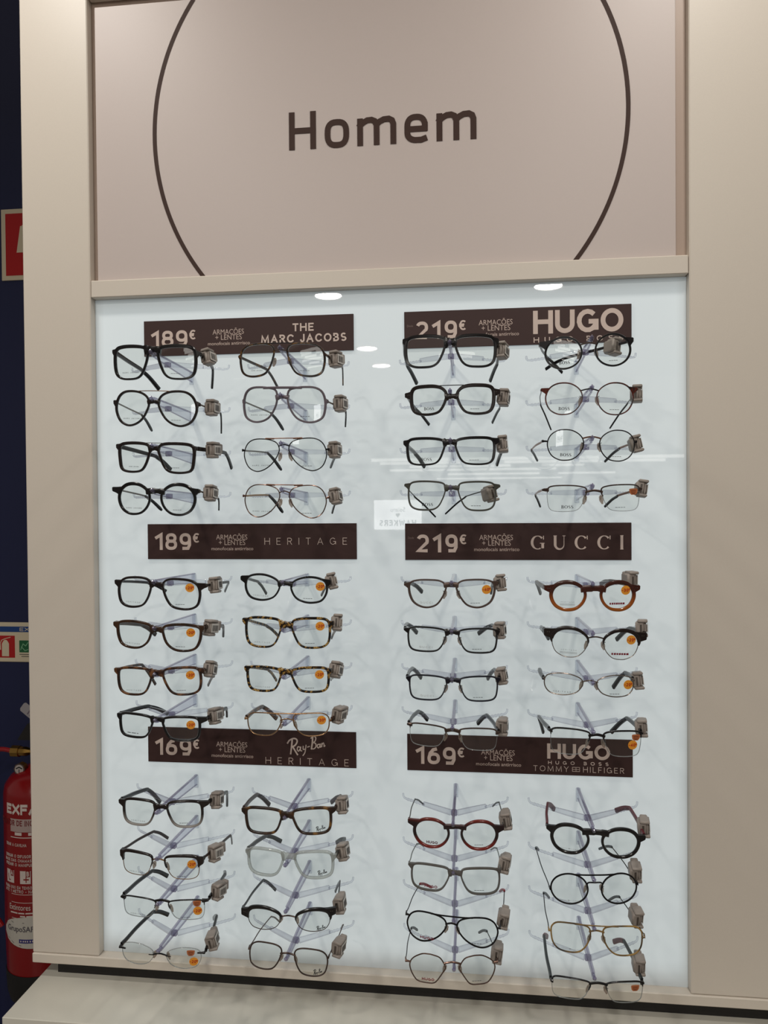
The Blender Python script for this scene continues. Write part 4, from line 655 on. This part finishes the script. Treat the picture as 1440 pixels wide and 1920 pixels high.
FM = {
 'black': mat('black_acetate', (14,11,12), .22), 'blackbrown': mat('black_brown_acetate', (26,16,14), .24),
 'brown': ramp_mat('dark_brown_acetate', [(.35,(30,18,12)),(.65,(66,42,24))], .22, 'Object', 60), 'dbrown': mat('dark_brown_tips', (46,28,22), .35),
 'tort': ramp_mat('yellow_tortoise', tort, .2, 'Object', 190), 'tortdark': ramp_mat('dark_tortoise', [(.35,(20,13,10)),(.55,(46,28,14)),(.66,(104,72,30))], .2, 'Object', 120),
 'tortbrown': ramp_mat('brown_marble', [(.35,(24,14,10)),(.52,(60,34,20)),(.64,(112,74,44))], .25, 'Object', 110),
 'torthav': ramp_mat('havana', [(.40,(34,20,12)),(.58,(58,36,18)),(.68,(120,84,36))], .35, 'Object', 90),
 'redtort': ramp_mat('reddish_tortoise', [(.35,(26,14,12)),(.50,(90,34,20)),(.62,(40,20,14))], .2, 'Object', 90),
 'purplegrey': mat('grey_mauve_acetate', (98,88,96), .25), 'greybrown': mat('taupe_metal', (88,72,66), .35, .5), 'khaki': mat('dark_khaki', (62,62,56), .4),
 'amber': ramp_mat('brown_amber', [(.0,(150,84,26)),(.35,(140,70,20)),(.62,(66,28,18)),(1,(58,26,18))], .22, 'Generated', noise=False),
 'blackclear': ramp_mat('black_to_grey', [(.0,(150,146,142)),(.22,(120,114,110)),(.48,(30,22,20)),(1,(24,16,14))], .2, 'Generated', noise=False),
 'greyclear': clear_mat('translucent_grey', (128,126,122), (84,82,80), 1.49, .08, 1., .45, (120,116,112)), 'clear': clear_mat('crystal_clear', (224,228,226), (158,160,160), 1.52, .04, 1., .22, (226,228,226)),
 'darkred': ramp_mat('dark_red_black', [(.0,(120,30,22)),(.22,(100,26,20)),(.4,(26,12,14)),(.8,(34,14,16)),(1,(110,34,24))], .25, 'Generated', noise=False),
 'navy': mat('navy_metal', (16,15,28), .35, .3), 'blackmetal': mat('black_metal', (22,20,22), .3, .6), 'bronze': mat('bronze_wire', (112,88,78), .25, .9), 'bronzedark': mat('gunmetal_bronze', (84,70,64), .3, .8),
 'gold': mat('gold_wire', (160,124,90), .25, .9), 'goldblack': ramp_mat('gold_black_wire', [(.35,(44,36,28)),(.62,(150,118,62))], .3, 'Object', 40), 'silver': mat('silver_wire', (130,118,110), .22, .9),
 'copper': mat('copper_metal', (120,84,66), .3, .8), 'steel': mat('steel_wire', (130,126,120), .25, .9), 'greydark': mat('dark_grey_tip', (62,64,62), .4), 'greyflat': mat('grey_marbled', (112,112,110), .35),
 'greygreen': mat('grey_green_temple', (92,98,94), .4), 'red': mat('red_tip', (140,20,34), .4), 'slate': mat('slate_tip', (58,66,72), .4), 'burgundy': mat('burgundy_tip', (92,34,42), .4), 'slatered': mat('slate_temple', (44,50,52), .4),
}
padm = clear_mat('nose_pad', (214,206,200), (150,140,134), 1.45, .1, 1., .3, (206,192,180))
orange = mat('orange_sticker', (226,150,44), .5); stred = mat('sticker_red', (176,24,16), .5); coppersq = mat('copper_sticker', (176,104,62), .5); copperdk = mat('copper_sticker_dark', (120,58,34), .5)
ink = mat('lens_ink', (40,42,46), .6); inkfaint = mat('lens_ink_faint', (120,124,124), .6); inkred = mat('lens_ink_red', (120,24,40), .6)
def drape(g, off=.0018):
    """lay a flat drawing on the curved lens"""
    g.v = [(x, K*x*x+y-off, z) for x, y, z in g.v]; return g
def col_of(c): return FM[c]
def glasses(key, pose, he, lt, rt, tagp, style, shape, th, bz, bh, colr, tcol, tkind, bar, prn, stk, look):
    X, Zc, roll, yaw, w_, h_, s_ = pose; pit = math.radians(4)
    rot = Euler((pit, roll, yaw), 'XYZ'); T = empty('eyeglasses', (X, -.155, Z(Zc)), rot)
    tag(T, f"{look} glasses, {WHERE(*key)}", 'glasses', 'spectacle frames shown on the pegs')
    Mi = rot.to_matrix().transposed(); loc = lambda p: np.array(Mi @ (Vector((p[0], p[1], Z(p[2])))-Vector((X, -.155, Z(Zc)))))
    th = [t*.001 for t in th]; fm = col_of(colr); y3 = lambda x, z, dy=0.: (x, K*x*x+dy, z)
    front = Geo(True); wire = None
    for sd in (-1, 1):
        base = spline(SHP[shape], 4)
        C = np.stack([sd*(s_/2+base[:,0]*w_/2), base[:,1]*h_/2], 1)          # lens contour on the flat
        n = len(C); t = np.roll(C,-1,0)-np.roll(C,1,0); t /= np.linalg.norm(t, axis=1)[:,None]
        nr = np.stack([-t[:,1], t[:,0]], 1)*(1 if sd > 0 else -1)
        cen = C.mean(0); nr *= np.sign(((C-cen)*nr).sum(1))[:,None]
        sn = np.clip(nr[:,1], -1, 1)
        # lens body, 1.6 mm thick
        g = Geo(True); rings = [.0,.35,.7,.9,1.0]; v = []; f = []
        for fb, dy in ((0,-.0008),(1,.0008)):
            b0 = len(v); v.append(y3(cen[0], cen[1], dy))
            for q in rings[1:]:
                for p in C: pp = cen+(p-cen)*q; v.append(y3(pp[0], pp[1], dy))
            f += [(b0, b0+1+i, b0+1+(i+1)%n) for i in range(n)]
            for k in range(3): f += [(b0+1+k*n+i, b0+1+k*n+(i+1)%n, b0+1+(k+1)*n+(i+1)%n, b0+1+(k+1)*n+i) for i in range(n)]
        e0 = 1+3*n; e1 = 1+4*n+1+3*n; f += [(e0+i, e0+(i+1)%n, e1+(i+1)%n, e1+i) for i in range(n)]
        lme = g.add(v, f).mesh('lens'); nb = len(v)//2
        lme.normals_split_custom_set_from_vertices([tuple(np.array((2*K*p[0], -1., 0.))/math.hypot(2*K*p[0], 1)*(1 if i < nb else -1)) for i, p in enumerate(v)])
        lens = obj('lens', lme, lensm, T)
        if style == 'ac':
            tt = np.where(sn > 0, th[1]+(th[0]-th[1])*sn**1.5, th[1]+(th[2]-th[1])*(-sn)**1.5)
            nas = np.clip(-sd*nr[:,0], 0, 1); tt = tt*(1-.22*nas)
            P = C+nr*(tt/2)[:,None]; front.sweep([y3(p[0], p[1]) for p in P], tt/2, .0021, True)
        elif style == 'me':
            rr_ = th[0]; P = C+nr*rr_*.4; front.sweep([y3(p[0], p[1]) for p in P], rr_, rr_, True, sec=SECR)
        else:
            # brow over the upper half, thin rim or edge below
            up_ = np.array([b[1] > (-.02 if style == 'cm' else .30) for b in base]) if style != 'rl' else np.zeros(n, bool)
            if style == 'hr': up_ = np.array([(b[1] > .40 or (b[0] < -.70 and b[1] > .0)) for b in base])
            low = C+nr*.0003; rr_ = .00055 if style == 'cm' else .0004
            g = Geo(True); g.sweep([y3(p[0], p[1]) for p in low], rr_, rr_ if style == 'cm' else .0009, True, sec=SECR)
            lm = FM['gold'] if key == (1,10) else FM['bronzedark'] if key == (2,11) else FM['silver'] if style == 'cm' else nylon
            obj('lower_rim' if style == 'cm' else 'lens_groove', g, lm, T)
            if up_.any():
                k0 = [i for i in range(n) if up_[i] and not up_[i-1]][0]; idx = []; i = k0
                while up_[i % n] and len(idx) < n: idx.append(i % n); i += 1
                P = C[idx]; N_ = nr[idx]; m_ = len(idx)
                prog = np.array([(base[j][0]+1)/2 for j in idx]); sz = np.clip(N_[:,1], 0, 1)
                tt = (th[1]*.75+(th[0]-th[1]*.75)*sz) if style == 'cm' else np.full(m_, th[0])
                if style == 'cm': tt = tt*(.75+.45*prog)
                tt = tt*np.clip(np.minimum(np.arange(m_)+1.5, m_-np.arange(m_)+.5)/3, .3, 1)
                Q = P+N_*(tt/2-.0004)[:,None]; front.sweep([y3(p[0], p[1], -.0004) for p in Q], tt/2, .0019 if style == 'cm' else .0013, False)
        # end piece running out to the hinge
        hx, hz = he[0 if sd < 0 else 1]; hx = abs(hx)
        j = int(np.argmin(abs(C[:,1]-hz*.92)+np.where(sd*C[:,0] > s_/2, 0, 1)))
        ex_, ez_ = abs(C[j,0])-.0005, C[j,1]
        if style in ('ac','cm','hr'):
            hh = .0032 if style == 'ac' and th[0] > .0029 else .0020 if style == 'ac' else .0036 if style == 'cm' else .0019
            if style in ('ac', 'cm') :
                # outline from the rim's upper outer curve to the hinge and back under to its side
                off = (tt*.5) if style == 'ac' else np.full(n, .0003)
                R_ = C+nr*off[:,None]; outer = [i for i in range(n) if sd*C[i,0] > s_/2+w_*.10 and C[i,1] > -h_*.32]
                top_z, bot_z = (hz+hh, hz-hh) if style == 'ac' else (hz+.0030, hz-.0072)
                A_ = min(outer, key=lambda i: abs(R_[i,1]-top_z) + (0 if R_[i,1] <= top_z else .0)); zB = bot_z-(.0065 if style == 'ac' else .0035)
                B_ = min((i for i in outer if sd*C[i,0] > s_/2+w_*.3), key=lambda i: abs(R_[i,1]-zB))
                arcI = [i for i in outer if min(R_[A_,1], R_[B_,1])-1e-6 <= R_[i,1] <= max(R_[A_,1], R_[B_,1])+1e-6 and sd*(R_[i,0]) >= sd*R_[A_,0]-1e-4]
                arcI.sort(key=lambda i: R_[i,1])                             # B up to A along the rim
                bx = sd*R_[B_,0]
                poly = [(sd*R_[A_,0], R_[A_,1]+(th[0]*.3 if style == 'ac' else th[0]*.5)), (hx*.55+.45*sd*R_[A_,0], .35*R_[A_,1]+.65*top_z+.0003), (hx-.0012, top_z), (hx, top_z-.0012), (hx-.0003, bot_z+.0010), (hx-.0014, bot_z)]
                if style == 'ac': poly += [(hx*.62+bx*.38, bot_z-.0010), (hx*.30+bx*.70, bot_z*.72+R_[B_,1]*.28-.0008)]
                poly += [(sd*R_[i,0]-.0012, R_[i,1]) for i in arcI]
                if sd < 0: poly = poly[::-1]
                g = Geo(); g.prism([(sd*x, z) for x, z in poly], -.0020, .0020); drape(g, 0); front.add(g.v, g.f)
            else:
                front.sweep([y3(sd*x, z) for x, z in ((ex_-.001, hz),(ex_*.5+hx*.5, hz*.98),(hx-.0022, hz),(hx-.0002, hz-.0004))], [hh*1.35,hh*1.15,hh,hh*.7], [.0020,.0020,.0020,.0016])
            if True:
                front.sweep([(sd*(hx-.0016), K*hx*hx-.001, hz-.0003),(sd*(hx-.0010), K*hx*hx+.0055, hz-.0005)], [hh*.9,hh*.8], [.0016,.0012], ref=(1,0,0))
            if key in ((4,5),(4,6),(3,2),(2,11)):   # rivets on the end piece
                g = Geo(); [g.prism([(sd*(hx-.006)+dx+.0006*math.cos(a), hz+(-.001 if style=='cm' else 0)+.0006*math.sin(a)) for a in np.linspace(0, 2*PI, 9)[:-1]], -.0030, -.0022) for dx in (-.0012,.0012)]
                drape(g, 0); obj('rivet', g, FM['steel'], T)
        else:
            g = Geo(True); a0 = ex_ if style == 'me' else ex_-.004
            g.sweep([y3(sd*x, z) for x, z in ((a0, ez_ if style=='me' else hz),(a0*.4+hx*.6, hz),(hx-.001, hz))], [.0010,.0013,.0019], [.0008,.0012,.0016])
            g.sweep([(sd*(hx-.0015), K*hx*hx, hz),(sd*(hx-.001), K*hx*hx+.006, hz)], [.0018,.0014], [.0012,.0010], ref=(1,0,0)); obj('end_piece', g, fm, T)
        # temple: straight to the arm of the peg, then the tip drops
        ear, tip = (lt if sd < 0 else rt); E_, I_ = loc(ear), loc(tip)
        H_ = np.array((sd*(hx-.0012), K*hx*hx+.006, hz-.0004))
        metal = tkind in ('metal','wire','tipwire','thin','flat'); mid = H_*.5+E_*.5+np.array((sd*.0012,0,.0004))
        line = spline([H_, H_*.85+E_*.15, mid, E_*.93+H_*.07, E_+(I_-E_)*.06+np.array((0,0,-.0006)), E_*.55+I_*.45+np.array((0,.001,.0008)), I_], 6, False)
        m_ = len(line); q = np.linspace(0, 1, m_); cut = int(m_*.52)
        mm = col_of(tcol) if tcol != 'gold_black' else FM['steel' if key[0] == 1 else 'gold' if key == (2,4) else 'steel']
        tm = FM['black'] if tcol == 'gold_black' else FM['burgundy'] if key == (4,12) else col_of(tcol)
        hgt = {'wide': np.where(q < .6, .0031-.0008*q, .0026+.0018*(q-.6)), 'thin': np.full(m_, .0017)+.0006*q, 'metal': np.full(m_, .0013), 'wire': np.full(m_, .0008), 'tipwire': np.full(m_, .0007), 'flat': np.full(m_, .0016)}[tkind]
        thk = {'wide': .0019, 'thin': .0011, 'metal': .0009, 'wire': .0008, 'tipwire': .0007, 'flat': .0007}[tkind]
        g = Geo(True)
        if tkind in ('wide','thin'):
            g.sweep(line, np.full(m_, thk), hgt, ref=(0,0,1)); tp = obj('temple', g, mm, T)
            if key in ((4,9),(4,12)):
                c2 = int(m_*.62); g2 = Geo(True); g2.sweep(line[c2:], np.full(m_-c2, thk+.0003), hgt[c2:]+.0003, ref=(0,0,1)); obj('temple_tip', g2, tm, tp)
        else:
            g.sweep(line[:cut+2], np.full(cut+2, thk), hgt[:cut+2], ref=(0,0,1), sec=SECR); tp = obj('temple', g, FM['blackmetal'] if tcol in ('slate','red') and tkind == 'tipwire' else mm, T)
            g2 = Geo(True); hq = np.interp(q, [0,.52,.6,.95,1], [.0014,.0014,.0018,.0026 if tkind == 'metal' else .0018,.0016]); hq = hq*(.62 if tkind == 'wire' else 1)
            g2.sweep(line[cut:], np.full(m_-cut, .0013 if tkind != 'wire' else .0009), hq[cut:], ref=(0,0,1)); obj('temple_tip', g2, tm if tkind != 'flat' else FM['black'], tp)
        # nose pads on metal bridges
        if style != 'ac' or bh <= 1.5 or key[0] == 3 and key[1] in (5,6,7):
            px = s_/2-w_/2+.0012; pz = -h_*.06
            g = Geo(True); g.sweep(spline([(sd*(px+.002), K*px*px+.0012, pz+.006),(sd*(px-.001), .004, pz+.004),(sd*(px-.0012), .0062, pz)], 4, False), .0004, .0004, sec=SECR); pd = obj('pad_arm', g, FM['gold'] if colr in ('gold','bronze','bronzedark','copper') else FM['steel'], T)
            g = Geo(True); g.sweep([(sd*(px-.0012), .0064, pz+.0060),(sd*(px-.0008), .0066, pz+.004),(sd*(px+.0002), .0070, pz-.001),(sd*(px+.0018), .0074, pz-.0062)], [.0008,.0024,.0028,.0010], [.0008,.0010,.0010,.0006], ref=(.35*sd,1,0)); obj('nose_pad', g, padm, pd)
    # bridge
    zb = bz*h_; bh_ = bh*.001; inner = s_/2-w_/2
    metalb = style != 'ac' or bh <= 1.5
    if style in ('hr',): bm = front
    elif metalb: bm = Geo(True)
    else: bm = front
    ins = .0018
    if not metalb:                       # where the rims really stand at that height
        side = [c for c in C if c[0] < s_/2]; inner = min(side, key=lambda c: abs(c[1]-zb))[0]-th[1]*.35
    ar = .0018 if metalb else .0006
    Pb = [y3(x, z, -.0002) for x, z in ((-(inner+ins), zb-.0006),(-inner*.55, zb+ar*.6),(0, zb+ar),(inner*.55, zb+ar*.6),(inner+ins, zb-.0006))]
    fl = 1.15 if shape in ('round','panto','browpanto','aviator_soft') else 1.6; bb = [bh_*fl, bh_*1.12, bh_*.92, bh_*1.12, bh_*fl] if not metalb else [bh_]*5
    if key in ((4,10),): Pb = [y3(x, z, -.0002) for x, z in ((-(inner+.0005), zb-.006),(-inner+.0005, zb+.001),(0, zb+.0015),(inner-.0005, zb+.001),(inner+.0005, zb-.006))]
    bm.sweep(spline(Pb, 4, False), np.repeat(bb, 4)[:17] if not metalb else bh_, .0020 if not metalb else min(bh_, .0011))
    if metalb and style != 'hr':
        obj('bridge', bm, FM['copper'] if key == (4,3) else FM['black'] if key == (4,2) else FM['gold'] if key in ((2,8),(1,10)) else fm if style in ('me','rl') else FM['bronzedark'], T)
    if front.v:
        fo = obj('front_frame', front, fm, T)
    if style == 'rl':
        for sd in (-1,1):
            g = Geo(True); g.sweep([y3(sd*inner, zb, -.0018), y3(sd*(inner+.0075), zb-.0004, -.0018)], .0007, .0006, sec=SECR); obj('bridge_mount', g, fm, T)
    # top bars
    if bar:
        zt = h_/2; xa = s_/2-w_*.10
        m_, rr_ = {'gold': ('gold',.0006), 'steel': ('steel',.0005), 'black': ('blackmetal',.0006), 'ac': (colr,.0017), 'goldends': ('copper',.0007), 'same': (colr,.0009), 'bar': (colr,.0011)}[bar]
        extra = th[0]*.9 if style == 'ac' and bar != 'ac' else .0006
        g = Geo(True); zc = zt+extra*.6 + (.0 if bar != 'bar' else -.0005)
        g.sweep(spline([y3(-xa, zt+extra*.5, -.001), y3(-xa*.5, zc+.0002, -.001), y3(0, zc+.0003, -.001), y3(xa*.5, zc+.0002, -.001), y3(xa, zt+extra*.5, -.001)], 4, False), rr_, min(rr_,.001) if bar != 'ac' else .002, sec=SECR if bar != 'ac' else SEC8)
        obj('top_bar', g, FM[m_], T)
        if bar == 'goldends':
            for sd in (-1,1):
                g = Geo(True); g.sweep([y3(sd*(s_/2-w_*.36), zt+.0002, -.0012), y3(sd*(s_/2-w_*.12), zt+.0006, -.0012)], .0011, .0008, sec=SECR); obj('bar_clasp', g, FM['copper'], T)
    # demo print on the lenses (image-left lens, image-right lens)
    def LX(side, fx_): return side*s_/2+(fx_-.5)*w_
    def LZ(fz_): return (.5-fz_)*h_
    def pr(name, fn, m): g = Geo(); fn(g); drape(g); obj(name, g, m, T)
    if prn == 'MARC': pr('lens_print', lambda g: stext(g, 'MARC JACOBS', LX(-1,.22), LX(-1,.76), LZ(.84), LZ(.84)+.0017, .16, .7, 0, .0001), ink)
    if prn == 'MARCs': pr('lens_print', lambda g: stext(g, 'MARC JACOBS', LX(-1,.32), LX(-1,.66), LZ(.86), LZ(.86)+.0013, .18, .5, 0, .0001), ink)
    if prn == 'BOSS': pr('lens_print', lambda g: serif(g, 'BOSS', LX(-1,.35), LX(-1,.66), LZ(.88), LZ(.88)+.0042, 0, .0001, .22, .14), ink)
    if prn in ('HER','HERl','HERd'): pr('lens_print', lambda g: stext(g, 'HERITAGE', LX(-1,.22), LX(-1,.68), LZ(.88), LZ(.88)+.0018, .12, .8, 0, .0001), inkfaint if prn != 'HERd' else ink)
    if prn == 'HERr':
        pr('lens_print', lambda g: (stext(g, 'HERITAGE', LX(-1,.25), LX(-1,.68), LZ(.76), LZ(.76)+.0016, .10, .8, 0, .0001), [ribbon(g, [(LX(-1,.22), LZ(z_)), (LX(-1,.70), LZ(z_))], .0004, 0, .0001) for z_ in (.82,.86)]), inkfaint)
        pr('lens_print', lambda g: [ribbon(g, [(LX(1,a), LZ(.80)), (LX(1,a+b), LZ(.79))], .0026, 0, .0001) for a, b in ((.24,.05),(.31,.06),(.385,.05),(.45,.06),(.525,.05),(.59,.06),(.665,.07))], inkred)
    if prn == 'HERs': pr('lens_print', lambda g: [ribbon(g, [(LX(-1,a), LZ(.84)), (LX(-1,b), LZ(.84))], .0009, 0, .0001) for a, b in ((.22,.33),(.36,.50),(.53,.58))], ink)
    if prn == 'GUC': pr('lens_print', lambda g: stext(g, 'GUCCI', LX(-1,.28), LX(-1,.64), LZ(.88), LZ(.88)+.0027, .14, .5, 0, .0001), mat('frosted_print', (168,170,168), .6))
    if prn == 'HUGO': pr('lens_print', lambda g: stext(g, 'HUGO', LX(-1,.33), LX(-1,.68), LZ(.90), LZ(.90)+.0038, .24, .14, 0, .0001), inkred if key[1] != 9 else mat('lens_ink_plum', (84,24,44), .6))
    if prn == 'RBr': pr('lens_print', lambda g: rayban(g, LX(1,.62), LX(1,.88), LZ(.95), LZ(.70), .00055, 0, .0001), ink)
    if prn == 'TOM': pr('lens_print', lambda g: (stext(g, 'TOMMY', LX(-1,.24), LX(-1,.44), LZ(.89), LZ(.89)+.0010, .14, .6, 0, .0001), stext(g, 'HILFIGER', LX(-1,.50), LX(-1,.74), LZ(.89), LZ(.89)+.0010, .14, .6, 0, .0001), ribbon(g, [(LX(-1,.455), LZ(.875)), (LX(-1,.485), LZ(.875))], .0012, 0, .0001)), inkfaint)
    if prn and prn not in ('RBr','HERr','TOM'): pr('fine_print', lambda g: [ribbon(g, [(LX(1,a), LZ(.86)), (LX(1,b), LZ(.86))], .0006, 0, .0001) for a, b in ((.36,.42),(.435,.49),(.505,.56),(.575,.62))], ink)
    # discount stickers
    for q in stk.split('T') if stk else []:
        pass
    if 'C' in stk:
        cs = stk[stk.index('C'):].split(',')[0]; num = cs[1:3]
        fx_, fz_ = {(1,8):(.80,.30),(1,11):(.825,.54),(1,10):(.81,.31),(4,6):(.79,.28),(4,8):(.78,.53),(1,12):(.81,.64),(2,8):(.80,.30),(3,5):(.81,.35),(4,7):(.85,.42),(2,7):(.79,.26),(2,6):(.78,.24),(2,5):(.84,.33),(4,5):(.77,.25)}.get(key, (.77,.26))
        cx_, cz_ = LX(1, fx_), LZ(fz_); g = Geo(); g.prism([(cx_+.0063*math.cos(a), cz_+.0063*math.sin(a)) for a in np.linspace(0, 2*PI, 29)[:-1]], -.0003, 0); drape(g, .0016); so = obj('discount_sticker', g, orange, T)
        g = Geo(); stext(g, '-'+num, cx_-.0054, cx_+.0034, cz_-.0020, cz_+.0024, .17, .22, 0, .0001); stext(g, '€', cx_+.0036, cx_+.0058, cz_+.0002, cz_+.0024, .2, .2, 0, .0001); drape(g, .0022); obj('sticker_print', g, stred, so)
    if 'T' in stk:
        q = stk[stk.index('T')+1:].split(','); fx_, fz_ = int(q[0])/100, int(q[1])/100; cx_, cz_ = LX(1, fx_), LZ(fz_); zz_ = .0016
        g = Geo(); g.prism([(cx_+a*.001, cz_+b*.001) for a, b in ((-5.8,3.2),(-4.8,4.2),(0,4.6),(4.8,4.2),(5.8,3.2),(5.0,-1.6),(2.8,-4.0),(-2.8,-4.0),(-5.0,-1.6))], -.0003, 0); drape(g, zz_); so = obj('seal_sticker', g, coppersq, T)
        g = Geo(); [ribbon(g, [(cx_+a*.001, cz_+c_*.001), (cx_+b*.001, cz_+d_*.001)], .0009, 0, .0001) for a, c_, b, d_ in ((-3.5,1.8,3.5,1.8),(-3,-.4,-1,-.4),(0,-.4,1,-.4),(1.8,-.4,3,-.4),(-2,-2.2,2,-2.2))]; drape(g, .0022); obj('sticker_print', g, copperdk, so)
    return T

# ---------------------------------------------------------------- grey security clips
clipm = speck('grey_clip_plastic', (143,134,127), .5, 400, .05); clipd = mat('clip_shadow_gap', (74,66,60), .6); labm = mat('clip_label', (196,192,186), .5); barm = mat('barcode_ink', (60,58,58), .6)
def clip_meshes():
    g = Geo(True); g.box((-.0082,-.0085,-.0090), (.0035,.0120,.0090), .0022); g.box((-.0052,-.0098,.0078), (.0080,.0080,.0118), .0012); g.box((-.0052,-.0098,-.0118), (.0080,.0050,-.0078), .0012); g.box((-.0040,.0100,-.0040), (.0060,.0175,.0100), .0014)
    body = g.mesh('clip_body'); g = Geo(True); g.box((.0030,-.0062,-.0074), (.0062,.0125,.0074), .0010); g.box((.0020,-.0040,-.0048), (.0072,.0040,.0048), .0006); jaw = g.mesh('clip_jaw')
    g = Geo(); g.box((.0073,-.0058,-.0066), (.0081,.0100,.0066), .0002); plate = g.mesh('label_plate')
    g = Geo(); [g.box((.0082,-.0045+k*.0016,-.0045), (.0083,-.0045+k*.0016+(.0009 if k % 3 else .0005),.0040)) for k in range(8)]; bars = g.mesh('barcode')
    g = Geo(); g.box((-.0022,-.0090,-.0062), (.0004,-.0084,.0052)); gap = g.mesh('clip_gap')
    return body, jaw, plate, bars, gap
CM = clip_meshes()
def clip(key, pose, he, rt, tagp, look):
    X, Zc, roll, yaw, w_, h_, s_ = pose; hx, hz = he[1]
    rot = Euler((math.radians(4), roll, yaw), 'XYZ'); H_ = rot.to_matrix() @ Vector((hx-.001, K*hx*hx+.006, hz))+Vector((X,-.155,Z(Zc))); E_ = Vector((rt[0][0], rt[0][1], Z(rt[0][2])))
    d = (E_-H_).normalized(); c = Vector((tagp[0], tagp[1], Z(tagp[2]))); k = max(.014, min((c-H_).dot(d), .045)); on = H_+d*k
    off = c-on; off.y = 0
    if off.length > .009: off = off.normalized()*.009
    c = on+off; rnd = random.Random(key[0]*31+key[1])
    yawc = math.atan2(-d.x, d.y); pitc = math.asin(max(-1, min(1, d.z)))
    t = empty('security_clip', c, (pitc, math.radians(rnd.uniform(-14, 10)), yawc+math.radians(rnd.uniform(-24, 4))))
    tag(t, f"grey anti-theft clip on the pair {WHERE(*key)}", 'security tag', 'grey security clips on the temples')
    obj('clip_body', CM[0], clipm, t); j = obj('clip_jaw', CM[1], clipm, t); p = obj('label_plate', CM[2], labm, t); obj('barcode', CM[3], barm, p); obj('clip_gap', CM[4], clipd, t)
for (key, pose, he, lt, rt, tagp, style, shape, th, bz, bh, colr, tcol, tkind, bar, prn, stk, look) in GLASSES:
    glasses(key, pose, he, lt, rt, tagp, style, shape, th, bz, bh, colr, tcol, tkind, bar, prn, stk, look)
    clip(key, pose, he, rt, tagp, look)
